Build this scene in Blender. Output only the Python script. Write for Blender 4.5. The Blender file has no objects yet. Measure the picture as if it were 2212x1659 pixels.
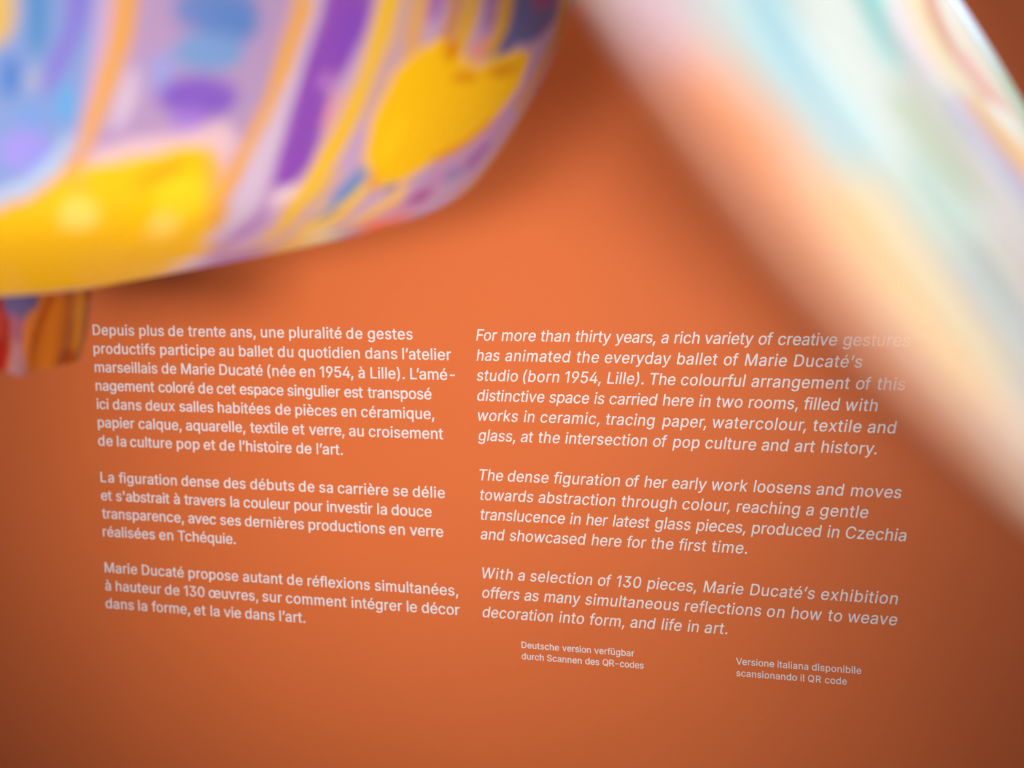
import bpy, bmesh, math, random
import numpy as np
from mathutils import Matrix, Vector
from mathutils.geometry import delaunay_2d_cdt

# ------------------------------------------------------------------ camera
scene = bpy.context.scene
col = scene.collection
cam_data = bpy.data.cameras.new('camera')
cam = bpy.data.objects.new('camera', cam_data)
col.objects.link(cam)
right = Vector((0.946516, 0.322112, -0.018743))
down = Vector((0.021927, -0.122170, -0.992267))
fwd = Vector((-0.321911, 0.938785, -0.122699))
M = Matrix((right, -down, -fwd)).transposed().to_4x4()
M.translation = Vector((0.701219, -1.077488, 1.511015))
cam.matrix_world = M
cam_data.sensor_fit = 'HORIZONTAL'
cam_data.sensor_width = 36.0
cam_data.lens = 58.59
cam_data.clip_start = 0.01
cam_data.dof.use_dof = True
cam_data.dof.focus_distance = 1.125
cam_data.dof.aperture_fstop = 4.3
scene.camera = cam

# ------------------------------------------------------------------ light
scene.view_settings.view_transform = 'Standard'
scene.view_settings.look = 'None'
scene.view_settings.gamma = 1.0
scene.view_settings.use_curve_mapping = False
scene.view_settings.exposure = 0.0
scene.cycles.use_denoising = True
world = bpy.data.worlds.new('gallery_air')
scene.world = world
world.use_nodes = True
bg = world.node_tree.nodes['Background']
bg.inputs[0].default_value = (0.82, 0.80, 1.0, 1)
bg.inputs[1].default_value = 0.25


def aim(o, target):
    d = Vector(target) - o.location
    o.rotation_euler = d.to_track_quat('-Z', 'Y').to_euler()


def spot(name, loc, target, watts, colour, angle, blend, radius):
    l = bpy.data.lights.new(name, 'SPOT')
    l.energy = watts
    l.color = colour
    l.spot_size = math.radians(angle)
    l.spot_blend = blend
    l.shadow_soft_size = radius
    o = bpy.data.objects.new(name, l)
    o.location = loc
    col.objects.link(o)
    aim(o, target)
    return o


def area(name, loc, target, watts, colour, sx, sy):
    l = bpy.data.lights.new(name, 'AREA')
    l.shape = 'RECTANGLE'
    l.size, l.size_y = sx, sy
    l.energy = watts
    l.color = colour
    o = bpy.data.objects.new(name, l)
    o.location = loc
    col.objects.link(o)
    aim(o, target)
    return o


# three exhibition spotlights that pool on the wall text, hung behind the visitor
for track_x, track_z in ((1.25, 1.5), (1.6, 1.5), (2.0, 1.3)):
    spot('track_spotlight', (track_x, -4.6, track_z), (0.25, 0, 1.37), 318, (1.0, 0.93, 0.84), 10.6, 1.0, 0.22)
# unseen low fill light from the right, added to brighten the painted vase
spot('low_fill_spot', (2.5, -2.7, 0.3), (0.17, -0.45, 1.66), 190, (1.0, 0.98, 0.95), 11.5, 0.6, 0.12)
# low fill light added to lift the dark wall between the two glass works
spot('low_fill_spot', (1.25, -2.2, 0.2), (0.42, 0, 1.62), 75, (1.0, 0.95, 0.9), 13, 1.0, 0.1)
# unseen uplight added to brighten the lower side of the vase
spot('vase_fill_uplight', (0.42, -1.25, 0.15), (0.24, -0.50, 1.5), 62, (1.0, 0.98, 0.94), 26, 0.6, 0.06)
# narrow beams added overhead to brighten the iridescent sheet and miss the wall
spot('sheet_fill_beam', (1.15, -0.58, 3.1), (0.67, -0.56, 1.52), 250, (0.97, 1.0, 1.0), 31, 0.5, 0.06)
spot('sheet_fill_beam', (1.2, -0.36, 3.1), (0.69, -0.36, 1.52), 190, (0.97, 1.0, 1.0), 17, 0.7, 0.04)
# weak soft fill added from above to ease the shadow beside the vase
area('soft_fill_panel', (0.6, -2.0, 3.15), (0.6, -1.0, 1.4), 10, (0.95, 0.95, 1.0), 1.2, 1.2)
# ------------------------------------------------------------------ helpers
def lin(h):
    c = [v / 255 for v in h]
    return np.array([x / 12.92 if x < 0.04045 else ((x + 0.055) / 1.055) ** 2.4 for x in c])


def link(name, me, mat, parent=None):
    o = bpy.data.objects.new(name, me)
    col.objects.link(o)
    if mat:
        me.materials.append(mat)
    if parent:
        o.parent = parent
    return o


def thing(name, label, cat, loc=(0, 0, 0), group=None):
    o = bpy.data.objects.new(name, None)
    o.empty_display_size = 0.05
    o.location = loc
    col.objects.link(o)
    o['label'] = label
    o['category'] = cat
    if group:
        o['group'] = group
    return o


def principled(name, colour, rough=0.5, **kw):
    m = bpy.data.materials.new(name)
    m.use_nodes = True
    b = m.node_tree.nodes['Principled BSDF']
    b.inputs['Base Color'].default_value = (*colour, 1)
    b.inputs['Roughness'].default_value = rough
    for k, v in kw.items():
        b.inputs[k.replace('_', ' ')].default_value = v
    return m


def wall_paint(name, colour):
    m = principled(name, colour, 0.55)
    m.node_tree.nodes['Principled BSDF'].inputs['Specular IOR Level'].default_value = 0.3
    nt = m.node_tree
    b = nt.nodes['Principled BSDF']
    tc = nt.nodes.new('ShaderNodeTexCoord')
    mp = nt.nodes.new('ShaderNodeMapping')
    mp.inputs['Scale'].default_value = (260, 260, 620)
    n1 = nt.nodes.new('ShaderNodeTexNoise')
    n1.inputs['Scale'].default_value = 1.0
    n1.inputs['Detail'].default_value = 3
    bump = nt.nodes.new('ShaderNodeBump')
    bump.inputs['Strength'].default_value = 0.14
    bump.inputs['Distance'].default_value = 0.0006
    nt.links.new(tc.outputs['Object'], mp.inputs['Vector'])
    nt.links.new(mp.outputs[0], n1.inputs['Vector'])
    nt.links.new(n1.outputs[0], bump.inputs['Height'])
    nt.links.new(bump.outputs[0], b.inputs['Normal'])
    n2 = nt.nodes.new('ShaderNodeTexNoise')
    n2.inputs['Scale'].default_value = 9.0
    n2.inputs['Detail'].default_value = 4
    mix = nt.nodes.new('ShaderNodeMix')
    mix.data_type = 'RGBA'
    mix.inputs['A'].default_value = (*[c * 0.96 for c in colour], 1)
    mix.inputs['B'].default_value = (*[c * 1.04 for c in colour], 1)
    nt.links.new(tc.outputs['Object'], n2.inputs['Vector'])
    nt.links.new(n2.outputs[0], mix.inputs['Factor'])
    nt.links.new(mix.outputs['Result'], b.inputs['Base Color'])
    return m


def box(name, lo, hi, mat):
    bm = bmesh.new()
    bmesh.ops.create_cube(bm, size=1)
    for v in bm.verts:
        v.co = [lo[i] + (v.co[i] + 0.5) * (hi[i] - lo[i]) for i in range(3)]
    me = bpy.data.meshes.new(name)
    bm.to_mesh(me)
    bm.free()
    o = link(name, me, mat)
    o['kind'] = 'structure'
    return o


def grid_mesh(name, P, closed_u=False):
    """quad mesh from an (nu, nv, 3) array of points"""
    nu, nv = P.shape[:2]
    idx = np.arange(nu * nv).reshape(nu, nv)
    iu = np.arange(nu if closed_u else nu - 1)
    a = idx[iu][:, :-1].ravel()
    b = idx[(iu + 1) % nu][:, :-1].ravel()
    c = idx[(iu + 1) % nu][:, 1:].ravel()
    d = idx[iu][:, 1:].ravel()
    me = bpy.data.meshes.new(name)
    me.from_pydata(P.reshape(-1, 3).tolist(), [], np.stack([a, b, c, d], 1).tolist())
    me.polygons.foreach_set('use_smooth', np.ones(len(me.polygons), bool))
    me.update()
    return me


def set_pigment_or_sheen(me, rgb):
    at = me.color_attributes.new('pigment_or_sheen', 'FLOAT_COLOR', 'POINT')
    at.data.foreach_set('color', np.c_[rgb, np.ones(len(rgb))].astype(np.float32).ravel())


def poly_cover(x, y, poly, soft):
    """how far inside a polygon each point lies, eased over the soft width"""
    inside = np.zeros(x.shape, bool)
    dist = np.full(x.shape, 1e9)
    n = len(poly)
    for i in range(n):
        x0, y0 = poly[i]
        x1, y1 = poly[(i + 1) % n]
        if y0 != y1:
            cross = ((y0 > y) != (y1 > y)) & (x < (x1 - x0) * (y - y0) / (y1 - y0) + x0)
            inside ^= cross
        dx, dy = x1 - x0, y1 - y0
        t = np.clip(((x - x0) * dx + (y - y0) * dy) / (dx * dx + dy * dy + 1e-12), 0, 1)
        dist = np.minimum(dist, np.hypot(x - x0 - t * dx, y - y0 - t * dy))
    sd = np.where(inside, dist, -dist)
    k = np.clip(sd / soft * 0.5 + 0.5, 0, 1)
    return k * k * (3 - 2 * k)


def paint_layers(x, y, base, layers, sx, sy, unit):
    rgb = np.tile(lin(base), (len(x), 1))
    for h, soft, pts in layers:
        poly = [(a * sx, b * sy) for a, b in pts]
        w = poly_cover(x * sx, y * sy, poly, max(soft * unit, 1e-6))[:, None]
        rgb = rgb * (1 - w) + lin(h) * w
    return rgb


def glazed(name, rough, translucency, coat, film=0.0):
    """coloured glass enamel: pigment from the surface, clear glossy coat, some light let through"""
    m = bpy.data.materials.new(name)
    m.use_nodes = True
    nt = m.node_tree
    b = nt.nodes['Principled BSDF']
    at = nt.nodes.new('ShaderNodeAttribute')
    at.attribute_name = 'pigment_or_sheen'
    nt.links.new(at.outputs['Color'], b.inputs['Base Color'])
    b.inputs['Roughness'].default_value = rough
    b.inputs['Specular IOR Level'].default_value = 0.2
    b.inputs['Coat Weight'].default_value = coat
    b.inputs['Coat Roughness'].default_value = 0.2
    if film:
        b.inputs['Thin Film Thickness'].default_value = film
        b.inputs['Thin Film IOR'].default_value = 1.4
    tr = nt.nodes.new('ShaderNodeBsdfTranslucent')
    nt.links.new(at.outputs['Color'], tr.inputs['Color'])
    mx = nt.nodes.new('ShaderNodeMixShader')
    mx.inputs[0].default_value = translucency
    nt.links.new(b.outputs[0], mx.inputs[1])
    nt.links.new(tr.outputs[0], mx.inputs[2])
    nt.links.new(mx.outputs[0], nt.nodes['Material Output'].inputs['Surface'])
    return m


def tube(name, pts, rad, mat, parent, n=10):
    pts = np.array(pts, float)
    t = np.gradient(pts, axis=0)
    t /= np.linalg.norm(t, axis=1)[:, None]
    ref = np.array([0.31, 0.17, 0.93]) if abs(t[0, 2]) < 0.9 else np.array([1.0, 0.1, 0])
    a = np.cross(t, ref)
    a /= np.linalg.norm(a, axis=1)[:, None]
    b = np.cross(t, a)
    ph = np.linspace(0, 2 * math.pi, n, endpoint=False)
    P = pts[:, None] + rad * (a[:, None] * np.cos(ph)[None, :, None] + b[:, None] * np.sin(ph)[None, :, None])
    P = np.concatenate([np.repeat(pts[:1, None], n, 1), P, np.repeat(pts[-1:, None], n, 1)], 0)
    me = grid_mesh(name, P.transpose(1, 0, 2), closed_u=True)
    return link(name, me, mat, parent)


# ------------------------------------------------------------------ room shell
terracotta = wall_paint('terracotta_wall_paint', (0.70, 0.160, 0.040))
plaster = principled('white_plaster', (0.8, 0.8, 0.78), 0.8)
boards = principled('grey_floor', (0.32, 0.30, 0.28), 0.5)
box('wall_back', (-2.6, 0.0, 0.0), (3.4, 0.12, 3.2), terracotta)
box('floor', (-2.6, -5.5, -0.1), (3.4, 0.12, 0.0), boards)
box('ceiling', (-2.6, -5.5, 3.2), (3.4, 0.12, 3.3), plaster)

# ------------------------------------------------------------------ wall text
Z0 = 1.40            # baseline of the first line above the floor
# letter outlines: advance, then closed outlines of cubic points (in, on, out)
GLYPHS = {
"'": (206, [[95,318,78,318,75,381,73,445,70,509,92,509,114,509,136,509,133,445,131,381,128,318,112,318]]),
'(': (273, [[89,156,89,207,89,244,93,283,101,324,108,364,119,404,132,441,145,479,160,511,177,539,196,539,216,539,236,539,219,504,204,467,191,428,178,389,168,351,161,313,155,276,151,240,151,207,151,176,154,146,160,115,166,83,176,51,188,16,201,-18,217,-56,236,-96,216,-96,196,-96,177,-96,148,-47,126,3,111,55,97,106]]),
')': (273, [[57,-96,37,-96,57,-55,73,-17,86,18,98,53,107,85,113,116,119,147,122,177,122,207,122,240,118,276,112,313,105,351,95,389,82,428,70,467,55,504,37,539,57,539,77,539,97,539,113,511,128,479,142,441,155,404,165,364,173,323,180,283,184,244,184,207,184,156,177,104,161,53,146,2,125,-48,97,-96,77,-96]]),
',': (187, [[53,-119,38,-119,48,-56,58,8,68,71,91,71,114,71,137,71,119,8,102,-56,84,-119,69,-119]]),
'-': (453, [[263,244,337,244,337,226,337,207,337,188,263,188,188,188,114,188,114,207,114,226,114,244,188,244]]),
'.': (187, [[108,-4,95,-4,83,-4,72,0,63,9,54,18,50,28,50,41,50,54,54,65,63,73,72,82,83,87,95,87,108,87,119,82,128,73,137,65,141,54,141,41,141,28,137,18,128,9,119,0]]),
'0': (453, [[264,-7,227,-7,189,-7,157,3,130,24,103,45,83,74,69,113,55,152,48,199,48,254,48,309,55,356,69,395,83,434,104,464,130,484,157,505,189,516,227,516,264,516,296,505,323,484,350,464,370,434,384,395,398,356,405,309,405,254,405,199,398,152,384,113,370,74,350,45,323,24,297,3],[202,50,227,50,252,50,273,58,290,74,308,90,321,113,330,144,339,174,344,211,344,254,344,297,339,334,330,365,321,395,308,419,290,435,273,451,252,460,227,460,202,460,180,451,163,435,146,419,132,395,123,365,114,334,109,297,109,254,109,211,114,174,123,144,132,113,146,90,163,74,180,58]]),
'1': (325, [[216,509,242,509,242,339,242,170,242,0,221,0,200,0,178,0,178,149,178,299,178,448,177,448,176,448,175,448,134,418,93,388,52,358,52,381,52,404,52,427,89,454,127,481,164,509,190,509]]),
'3': (453, [[252,-7,218,-7,187,-7,158,-1,133,10,107,21,86,37,70,57,54,78,46,103,44,132,66,132,87,132,109,132,111,114,117,99,126,87,136,75,149,65,165,59,181,53,199,50,219,50,239,50,258,53,275,61,292,68,305,79,315,93,324,107,329,124,329,145,329,163,325,181,316,196,307,212,293,224,275,234,256,243,231,248,201,248,186,248,172,248,157,248,157,265,157,282,157,299,200,349,244,399,288,448,288,450,288,451,288,452,215,452,142,452,70,452,70,471,70,490,70,509,171,509,272,509,372,509,372,493,372,477,372,461,319,400,265,339,211,278,211,282,211,285,211,289,249,293,281,288,308,276,335,263,356,246,371,222,386,199,393,173,393,145,393,115,385,89,370,66,355,43,335,25,309,12,282,0]]),
'4': (453, [[164,105,40,105,40,123,40,141,40,158,109,275,178,392,247,509,268,509,289,509,311,509,243,394,176,280,109,166,109,165,109,164,109,163,210,163,312,163,413,163,413,144,413,125,413,105,289,105],[302,0,282,0,282,40,282,81,282,121,282,130,282,138,282,146,282,203,282,260,282,318,302,318,322,318,343,318,343,212,343,106,343,0,322,0]]),
'5': (453, [[254,-7,221,-7,191,-7,164,-1,140,11,116,23,97,39,83,60,69,81,61,104,60,130,81,130,101,130,122,130,124,115,129,101,138,89,147,77,159,67,173,60,188,53,204,50,221,50,242,50,260,55,276,64,292,74,305,87,314,104,323,121,328,141,328,162,328,184,323,204,314,221,304,238,291,252,275,262,258,272,239,277,218,277,201,277,184,274,167,268,151,263,138,255,128,246,108,248,88,250,67,253,77,338,86,423,96,509,186,509,276,509,366,509,366,490,366,471,366,452,294,452,222,452,151,452,145,402,139,352,134,301,135,301,135,301,136,301,147,311,161,319,178,325,194,331,211,334,229,334,253,334,274,329,294,321,313,313,331,301,345,285,359,270,371,252,379,231,387,210,391,188,391,163,391,130,384,101,369,76,354,50,334,30,309,15,283,1]]),
'9': (453, [[195,516,226,516,258,516,286,508,310,494,335,480,354,460,368,434,382,409,389,380,389,347,389,323,383,297,373,270,362,243,343,209,315,168,277,112,239,56,200,0,177,0,154,0,130,0,187,83,244,165,301,248,303,248,305,248,307,248,303,238,296,229,287,221,279,213,269,207,257,202,245,197,232,195,218,195,187,195,160,201,137,214,114,227,96,245,83,269,70,292,64,320,64,352,64,384,71,412,85,436,99,461,118,480,143,494,167,508],[246,460,226,460,207,460,189,456,174,446,159,437,147,424,138,407,130,391,125,372,125,352,125,330,130,312,138,295,147,279,159,266,174,257,189,248,207,243,226,243,246,243,263,248,279,257,294,266,306,279,314,295,323,311,327,330,327,350,327,372,323,391,314,407,306,424,294,437,279,446,264,456]]),
'C': (510, [[293,-7,267,-7,223,-7,184,4,150,25,116,46,89,76,70,115,50,154,40,201,40,254,40,308,50,354,70,393,89,432,116,462,150,484,184,505,223,516,267,516,293,516,317,512,340,504,363,497,384,486,402,471,420,457,436,439,448,418,460,398,468,374,473,348,451,348,430,348,408,348,404,366,398,381,389,395,381,408,370,419,357,428,345,438,331,444,315,449,300,454,284,456,267,456,236,456,208,448,184,432,159,417,139,394,125,364,111,334,103,297,103,254,103,211,111,175,125,145,140,115,159,92,184,76,209,61,236,53,267,53,284,53,300,55,315,60,331,65,345,71,357,81,370,90,381,101,389,114,398,128,404,143,408,160,430,160,451,160,473,160,469,135,460,111,448,91,436,70,421,52,402,38,384,23,363,12,341,5,318,-3]]),
'D': (502, [[271,0,219,0,178,0,137,0,96,0,96,19,96,38,96,57,136,57,175,57,215,57,256,57,291,65,318,81,345,97,366,119,379,149,392,179,399,214,399,255,399,296,392,331,379,361,366,390,346,412,320,428,293,444,260,452,221,452,178,452,136,452,93,452,93,471,93,490,93,509,137,509,181,509,225,509,275,509,317,499,353,478,388,458,415,429,433,391,452,353,462,308,462,255,462,202,452,157,433,119,414,81,387,51,351,31,314,10],[103,509,125,509,125,339,125,170,125,0,103,0,82,0,60,0,60,170,60,339,60,509,82,509]]),
'F': (410, [[82,0,60,0,60,170,60,339,60,509,163,509,266,509,369,509,369,490,369,471,369,452,288,452,206,452,125,452,125,394,125,336,125,278,198,278,272,278,346,278,346,259,346,240,346,221,272,221,198,221,125,221,125,147,125,74,125,0,103,0]]),
'L': (393, [[160,0,60,0,60,170,60,339,60,509,82,509,103,509,125,509,125,358,125,208,125,57,203,57,282,57,361,57,361,38,361,19,361,0,261,0]]),
'M': (628, [[81,0,60,0,60,170,60,339,60,509,91,509,121,509,152,509,193,402,235,294,277,187,280,180,284,170,287,159,291,148,295,136,299,123,303,110,307,97,311,84,315,71,319,59,322,49,317,49,312,49,307,49,310,59,314,70,318,83,322,95,326,108,330,121,334,134,338,147,342,158,346,170,349,179,352,187,394,294,435,402,476,509,507,509,537,509,568,509,568,339,568,170,568,0,547,0,525,0,504,0,504,97,504,194,504,291,504,302,504,314,504,327,505,340,505,354,505,369,505,383,506,398,506,413,506,428,507,443,507,457,509,457,511,457,513,457,508,441,503,426,498,409,492,393,487,378,482,363,477,348,472,334,467,322,463,309,459,299,456,291,418,194,380,97,342,0,323,0,305,0,286,0,248,97,209,194,170,291,167,299,163,309,159,321,155,333,150,346,145,361,140,376,135,391,129,408,124,424,118,441,112,457,114,457,117,457,119,457,119,444,120,431,120,416,120,401,121,387,121,372,121,357,121,342,122,328,122,315,122,302,122,291,122,194,122,97,122,0,101,0]]),
'Q': (533, [[274,121,245,159,268,159,290,159,313,159,332,134,351,109,369,85,374,78,379,71,384,65,412,27,440,-10,468,-48,446,-48,423,-48,401,-48,382,-23,364,2,346,27,341,33,336,39,331,46,302,84],[311,-7,267,-7,223,-7,184,4,150,25,116,46,90,76,70,115,50,154,40,201,40,254,40,308,50,354,70,393,90,432,116,462,150,484,184,505,223,516,267,516,311,516,350,505,384,484,418,462,444,432,464,393,483,354,493,308,493,254,493,201,483,154,464,115,444,76,418,46,384,25,350,4],[236,53,267,53,297,53,325,61,349,76,374,91,394,114,408,144,423,174,430,211,430,254,430,298,423,335,408,365,394,395,374,417,349,433,325,448,297,456,267,456,236,456,209,448,184,433,159,417,140,394,125,364,111,334,103,297,103,254,103,211,111,174,125,144,140,114,159,92,184,76,209,61]]),
'R': (449, [[82,0,60,0,60,170,60,339,60,509,119,509,177,509,236,509,275,509,307,502,333,489,359,475,378,457,390,433,403,410,409,382,409,352,409,321,403,295,390,271,378,248,359,230,333,217,307,204,275,198,236,198,189,198,143,198,96,198,96,217,96,236,96,255,142,255,188,255,234,255,260,255,281,259,298,267,314,275,326,286,334,300,341,315,345,332,345,352,345,372,341,390,334,405,326,420,314,431,298,440,281,448,259,452,233,452,197,452,161,452,125,452,125,301,125,151,125,0,103,0],[378,0,353,0,312,76,271,153,230,229,254,229,279,229,303,229,344,153,386,76,428,0,403,0]]),
'S': (446, [[263,-9,224,-9,187,-9,155,-3,128,9,100,21,79,38,64,60,49,82,40,107,38,137,60,137,82,137,104,137,106,117,112,101,123,88,134,75,149,65,166,59,184,52,203,49,224,49,247,49,268,53,286,60,304,68,319,78,329,92,340,105,346,121,346,139,346,155,341,169,332,179,323,189,311,198,296,205,281,211,264,217,245,222,224,228,204,234,184,239,142,251,109,268,86,289,63,311,52,339,52,372,52,401,60,426,75,448,90,469,111,486,138,498,164,510,194,516,227,516,261,516,290,510,316,498,342,486,362,469,377,449,392,428,400,404,401,378,380,378,358,378,337,378,335,403,323,423,302,437,281,451,256,459,225,459,203,459,184,455,167,448,151,441,138,431,129,418,120,406,115,391,115,376,115,358,120,344,131,334,142,323,154,314,169,308,184,302,199,297,212,293,230,289,247,284,264,279,279,275,295,270,312,264,328,257,344,248,359,238,373,227,385,214,395,198,404,181,408,162,408,139,408,111,401,86,386,64,372,41,351,24,323,11,296,-2]]),
'T': (448, [[85,452,32,452,32,471,32,490,32,509,160,509,288,509,417,509,417,490,417,471,417,452,363,452,310,452,257,452,257,301,257,151,257,0,235,0,214,0,193,0,193,151,193,301,193,452,139,452]]),
'V': (479, [[229,0,204,0,141,170,79,339,16,509,39,509,62,509,84,509,120,408,156,307,192,206,198,189,206,166,215,137,224,109,235,73,248,31,243,31,239,31,235,31,247,74,258,110,267,138,276,166,284,189,290,206,325,307,360,408,395,509,417,509,440,509,463,509,401,339,340,170,278,0,253,0]]),
'W': (686, [[180,0,155,0,109,170,63,339,16,509,38,509,60,509,82,509,109,404,136,300,163,196,168,179,172,163,175,145,179,128,183,111,187,94,190,76,194,58,197,40,194,40,192,40,189,40,193,58,196,76,200,94,203,111,207,128,211,145,215,163,220,179,224,196,251,300,279,404,306,509,331,509,355,509,380,509,407,404,434,300,462,196,466,179,470,163,474,145,478,128,482,111,486,94,490,76,494,58,497,40,494,40,491,40,488,40,492,58,495,76,499,94,502,111,506,128,510,145,515,163,519,179,523,196,550,300,576,404,603,509,625,509,647,509,670,509,623,339,577,170,530,0,505,0,480,0,455,0,426,108,397,215,368,323,362,344,357,367,351,391,346,416,341,444,336,475,341,475,345,475,350,475,345,445,340,419,335,395,330,371,324,347,318,323,289,215,260,108,230,0,205,0]]),
'a': (389, [[182,-9,160,-9,136,-9,114,-4,94,5,75,14,59,27,48,45,36,62,30,83,30,108,30,130,35,147,43,161,52,175,63,185,78,193,92,201,108,207,125,211,143,215,160,218,178,220,201,223,219,225,234,227,248,228,258,231,265,235,272,239,276,245,276,255,276,255,276,256,276,257,276,272,273,286,267,297,261,308,252,316,240,322,228,328,213,331,196,331,178,331,162,328,149,322,136,317,126,309,118,301,110,292,104,283,100,274,80,280,61,285,41,291,50,314,62,332,79,346,95,360,113,369,133,375,153,381,173,384,194,384,208,384,223,383,239,379,255,376,271,370,286,360,301,351,313,338,322,320,332,303,337,280,337,251,337,168,337,84,337,0,317,0,297,0,277,0,277,17,277,35,277,52,275,52,274,52,272,52,268,43,261,34,252,25,243,15,230,7,215,1,200,-5],[155,45,170,45,193,45,212,50,228,59,243,68,255,79,263,93,271,107,276,122,276,138,276,155,276,173,276,190,273,187,268,184,259,182,251,180,242,178,231,176,221,174,210,172,200,171,190,170,182,169,175,168,161,166,147,163,134,159,121,154,111,148,103,139,96,131,92,119,92,105,92,92,95,81,102,72,109,63,118,57,130,52,142,48]]),
'b': (424, [[261,-8,229,-8,206,-8,187,-4,172,4,158,12,146,21,138,31,129,42,123,51,118,59,116,59,114,59,112,59,112,39,112,20,112,0,92,0,72,0,53,0,53,170,53,339,53,509,73,509,93,509,114,509,114,446,114,382,114,319,115,319,117,319,118,319,123,327,129,336,137,346,145,356,157,365,171,373,186,381,205,384,229,384,261,384,289,376,313,361,337,345,356,322,370,293,383,263,390,229,390,189,390,149,383,114,370,84,356,55,337,32,313,16,289,0],[197,47,220,47,244,47,263,53,279,66,295,78,308,95,316,117,324,138,328,162,328,189,328,216,324,240,316,261,308,282,296,299,280,311,264,324,244,330,220,330,197,330,177,324,161,312,145,300,133,284,125,263,117,242,113,217,113,189,113,161,117,136,125,115,133,94,146,77,162,65,178,53]]),
'c': (395, [[226,-8,207,-8,173,-8,143,0,117,16,91,33,71,56,56,85,41,114,34,149,34,187,34,227,41,262,56,291,71,321,91,343,117,360,143,376,173,384,207,384,226,384,243,382,260,377,276,372,292,365,305,356,319,347,330,335,340,322,350,309,357,294,362,277,342,272,322,267,303,262,300,272,296,281,290,289,285,297,278,305,270,311,262,317,253,322,242,325,232,328,220,330,207,330,182,330,161,323,145,310,129,297,116,280,108,258,100,237,96,213,96,187,96,162,100,139,108,117,116,96,129,79,145,66,161,53,182,46,207,46,220,46,232,48,243,52,253,55,263,60,271,66,279,72,286,80,292,89,297,97,301,107,304,117,324,112,343,107,363,102,358,85,351,70,341,56,332,43,320,31,306,21,293,12,277,4,261,-1,244,-6]]),
'd': (424, [[219,-8,195,-8,164,-8,136,0,111,16,87,32,68,55,55,84,41,114,34,149,34,189,34,229,41,263,55,293,69,322,88,345,112,361,136,376,164,384,196,384,219,384,238,381,253,373,268,365,279,356,287,346,296,336,302,327,306,319,308,319,309,319,311,319,311,382,311,446,311,509,331,509,351,509,372,509,372,339,372,170,372,0,352,0,332,0,313,0,313,20,313,39,313,59,311,59,309,59,307,59,302,51,295,42,287,31,278,21,267,12,252,4,238,-4],[181,47,205,47,227,47,247,53,263,65,279,77,291,94,299,115,308,136,312,161,312,189,312,217,308,242,300,263,292,284,279,300,263,312,247,324,228,330,205,330,181,330,161,324,145,311,129,299,116,282,108,261,100,240,96,216,96,189,96,162,100,138,109,117,117,95,129,78,145,66,161,53]]),
'e': (403, [[238,-8,212,-8,175,-8,143,0,117,16,90,33,70,56,56,85,41,114,34,148,34,187,34,226,41,260,55,290,69,319,89,343,115,359,141,376,171,384,205,384,226,384,246,381,266,374,285,367,303,356,319,341,335,326,348,306,357,282,366,258,371,228,371,194,371,186,371,178,371,169,272,169,174,169,75,169,75,187,75,204,75,221,163,221,250,221,338,221,329,215,319,208,310,202,310,227,306,249,298,269,290,288,278,303,263,314,247,325,228,330,205,330,182,330,163,325,146,313,130,302,118,288,109,270,100,251,96,232,96,211,96,200,96,189,96,178,96,150,101,126,110,106,120,87,134,72,151,61,168,51,189,46,212,46,228,46,241,48,254,53,266,57,277,64,285,73,294,82,301,93,306,105,325,101,345,96,365,91,359,71,349,54,335,39,321,24,303,13,283,4,262,-4]]),
'f': (231, [[154,379,228,379,228,362,228,344,228,327,154,327,80,327,6,327,6,344,6,362,6,379,80,379],[101,0,81,0,81,144,81,288,81,432,81,453,86,471,96,486,106,500,119,511,135,519,152,526,169,530,187,530,201,530,213,529,222,527,232,525,238,523,243,521,238,503,233,486,227,468,224,470,220,471,215,472,210,473,203,474,195,474,176,474,163,469,154,460,146,451,142,437,142,419,142,279,142,140,142,0,121,0]]),
'g': (425, [[238,-151,207,-151,179,-151,155,-147,134,-140,113,-132,96,-123,82,-110,69,-98,58,-84,51,-69,67,-60,84,-50,101,-41,107,-49,113,-57,122,-66,130,-75,141,-82,154,-88,168,-94,186,-97,207,-97,238,-97,263,-90,282,-75,302,-60,311,-37,311,-6,311,19,311,44,311,68,310,68,308,68,306,68,301,60,295,51,287,41,278,32,267,23,252,16,238,8,219,5,195,5,164,5,137,12,113,27,88,41,69,62,55,90,41,118,34,152,34,191,34,230,41,264,55,293,69,322,88,345,112,361,137,376,165,384,196,384,220,384,239,381,253,373,268,365,280,356,288,346,297,336,303,327,308,319,309,319,311,319,313,319,313,339,313,359,313,379,333,379,353,379,372,379,372,250,372,121,372,-9,372,-42,365,-69,350,-90,335,-111,316,-126,291,-136,266,-146],[181,59,205,59,228,59,248,64,264,75,280,86,292,101,300,121,308,141,312,165,312,193,312,220,308,243,300,264,292,284,280,301,264,312,248,324,228,330,205,330,181,330,161,324,145,312,129,299,117,283,109,262,100,242,96,219,96,193,96,166,100,143,109,123,117,103,129,87,145,76,162,65]]),
'h': (410, [[114,249,114,227,114,151,114,76,114,0,93,0,73,0,53,0,53,170,53,339,53,509,73,509,93,509,114,509,114,435,114,361,114,287,110,287,106,287,102,287,114,322,131,347,152,362,174,377,199,384,227,384,253,384,276,379,295,369,315,358,330,342,341,321,352,299,357,273,357,240,357,160,357,80,357,0,337,0,316,0,296,0,296,78,296,157,296,235,296,265,288,288,273,304,258,321,237,329,210,329,192,329,175,325,161,317,146,309,135,298,126,283,118,267]]),
'i': (166, [[73,0,53,0,53,126,53,253,53,379,73,379,93,379,114,379,114,253,114,126,114,0,93,0],[95,443,84,443,72,443,62,447,54,455,45,462,41,472,41,483,41,494,45,504,54,512,62,520,72,524,84,524,95,524,106,520,114,512,122,504,126,494,126,483,126,472,122,462,114,455,106,447]]),
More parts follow.
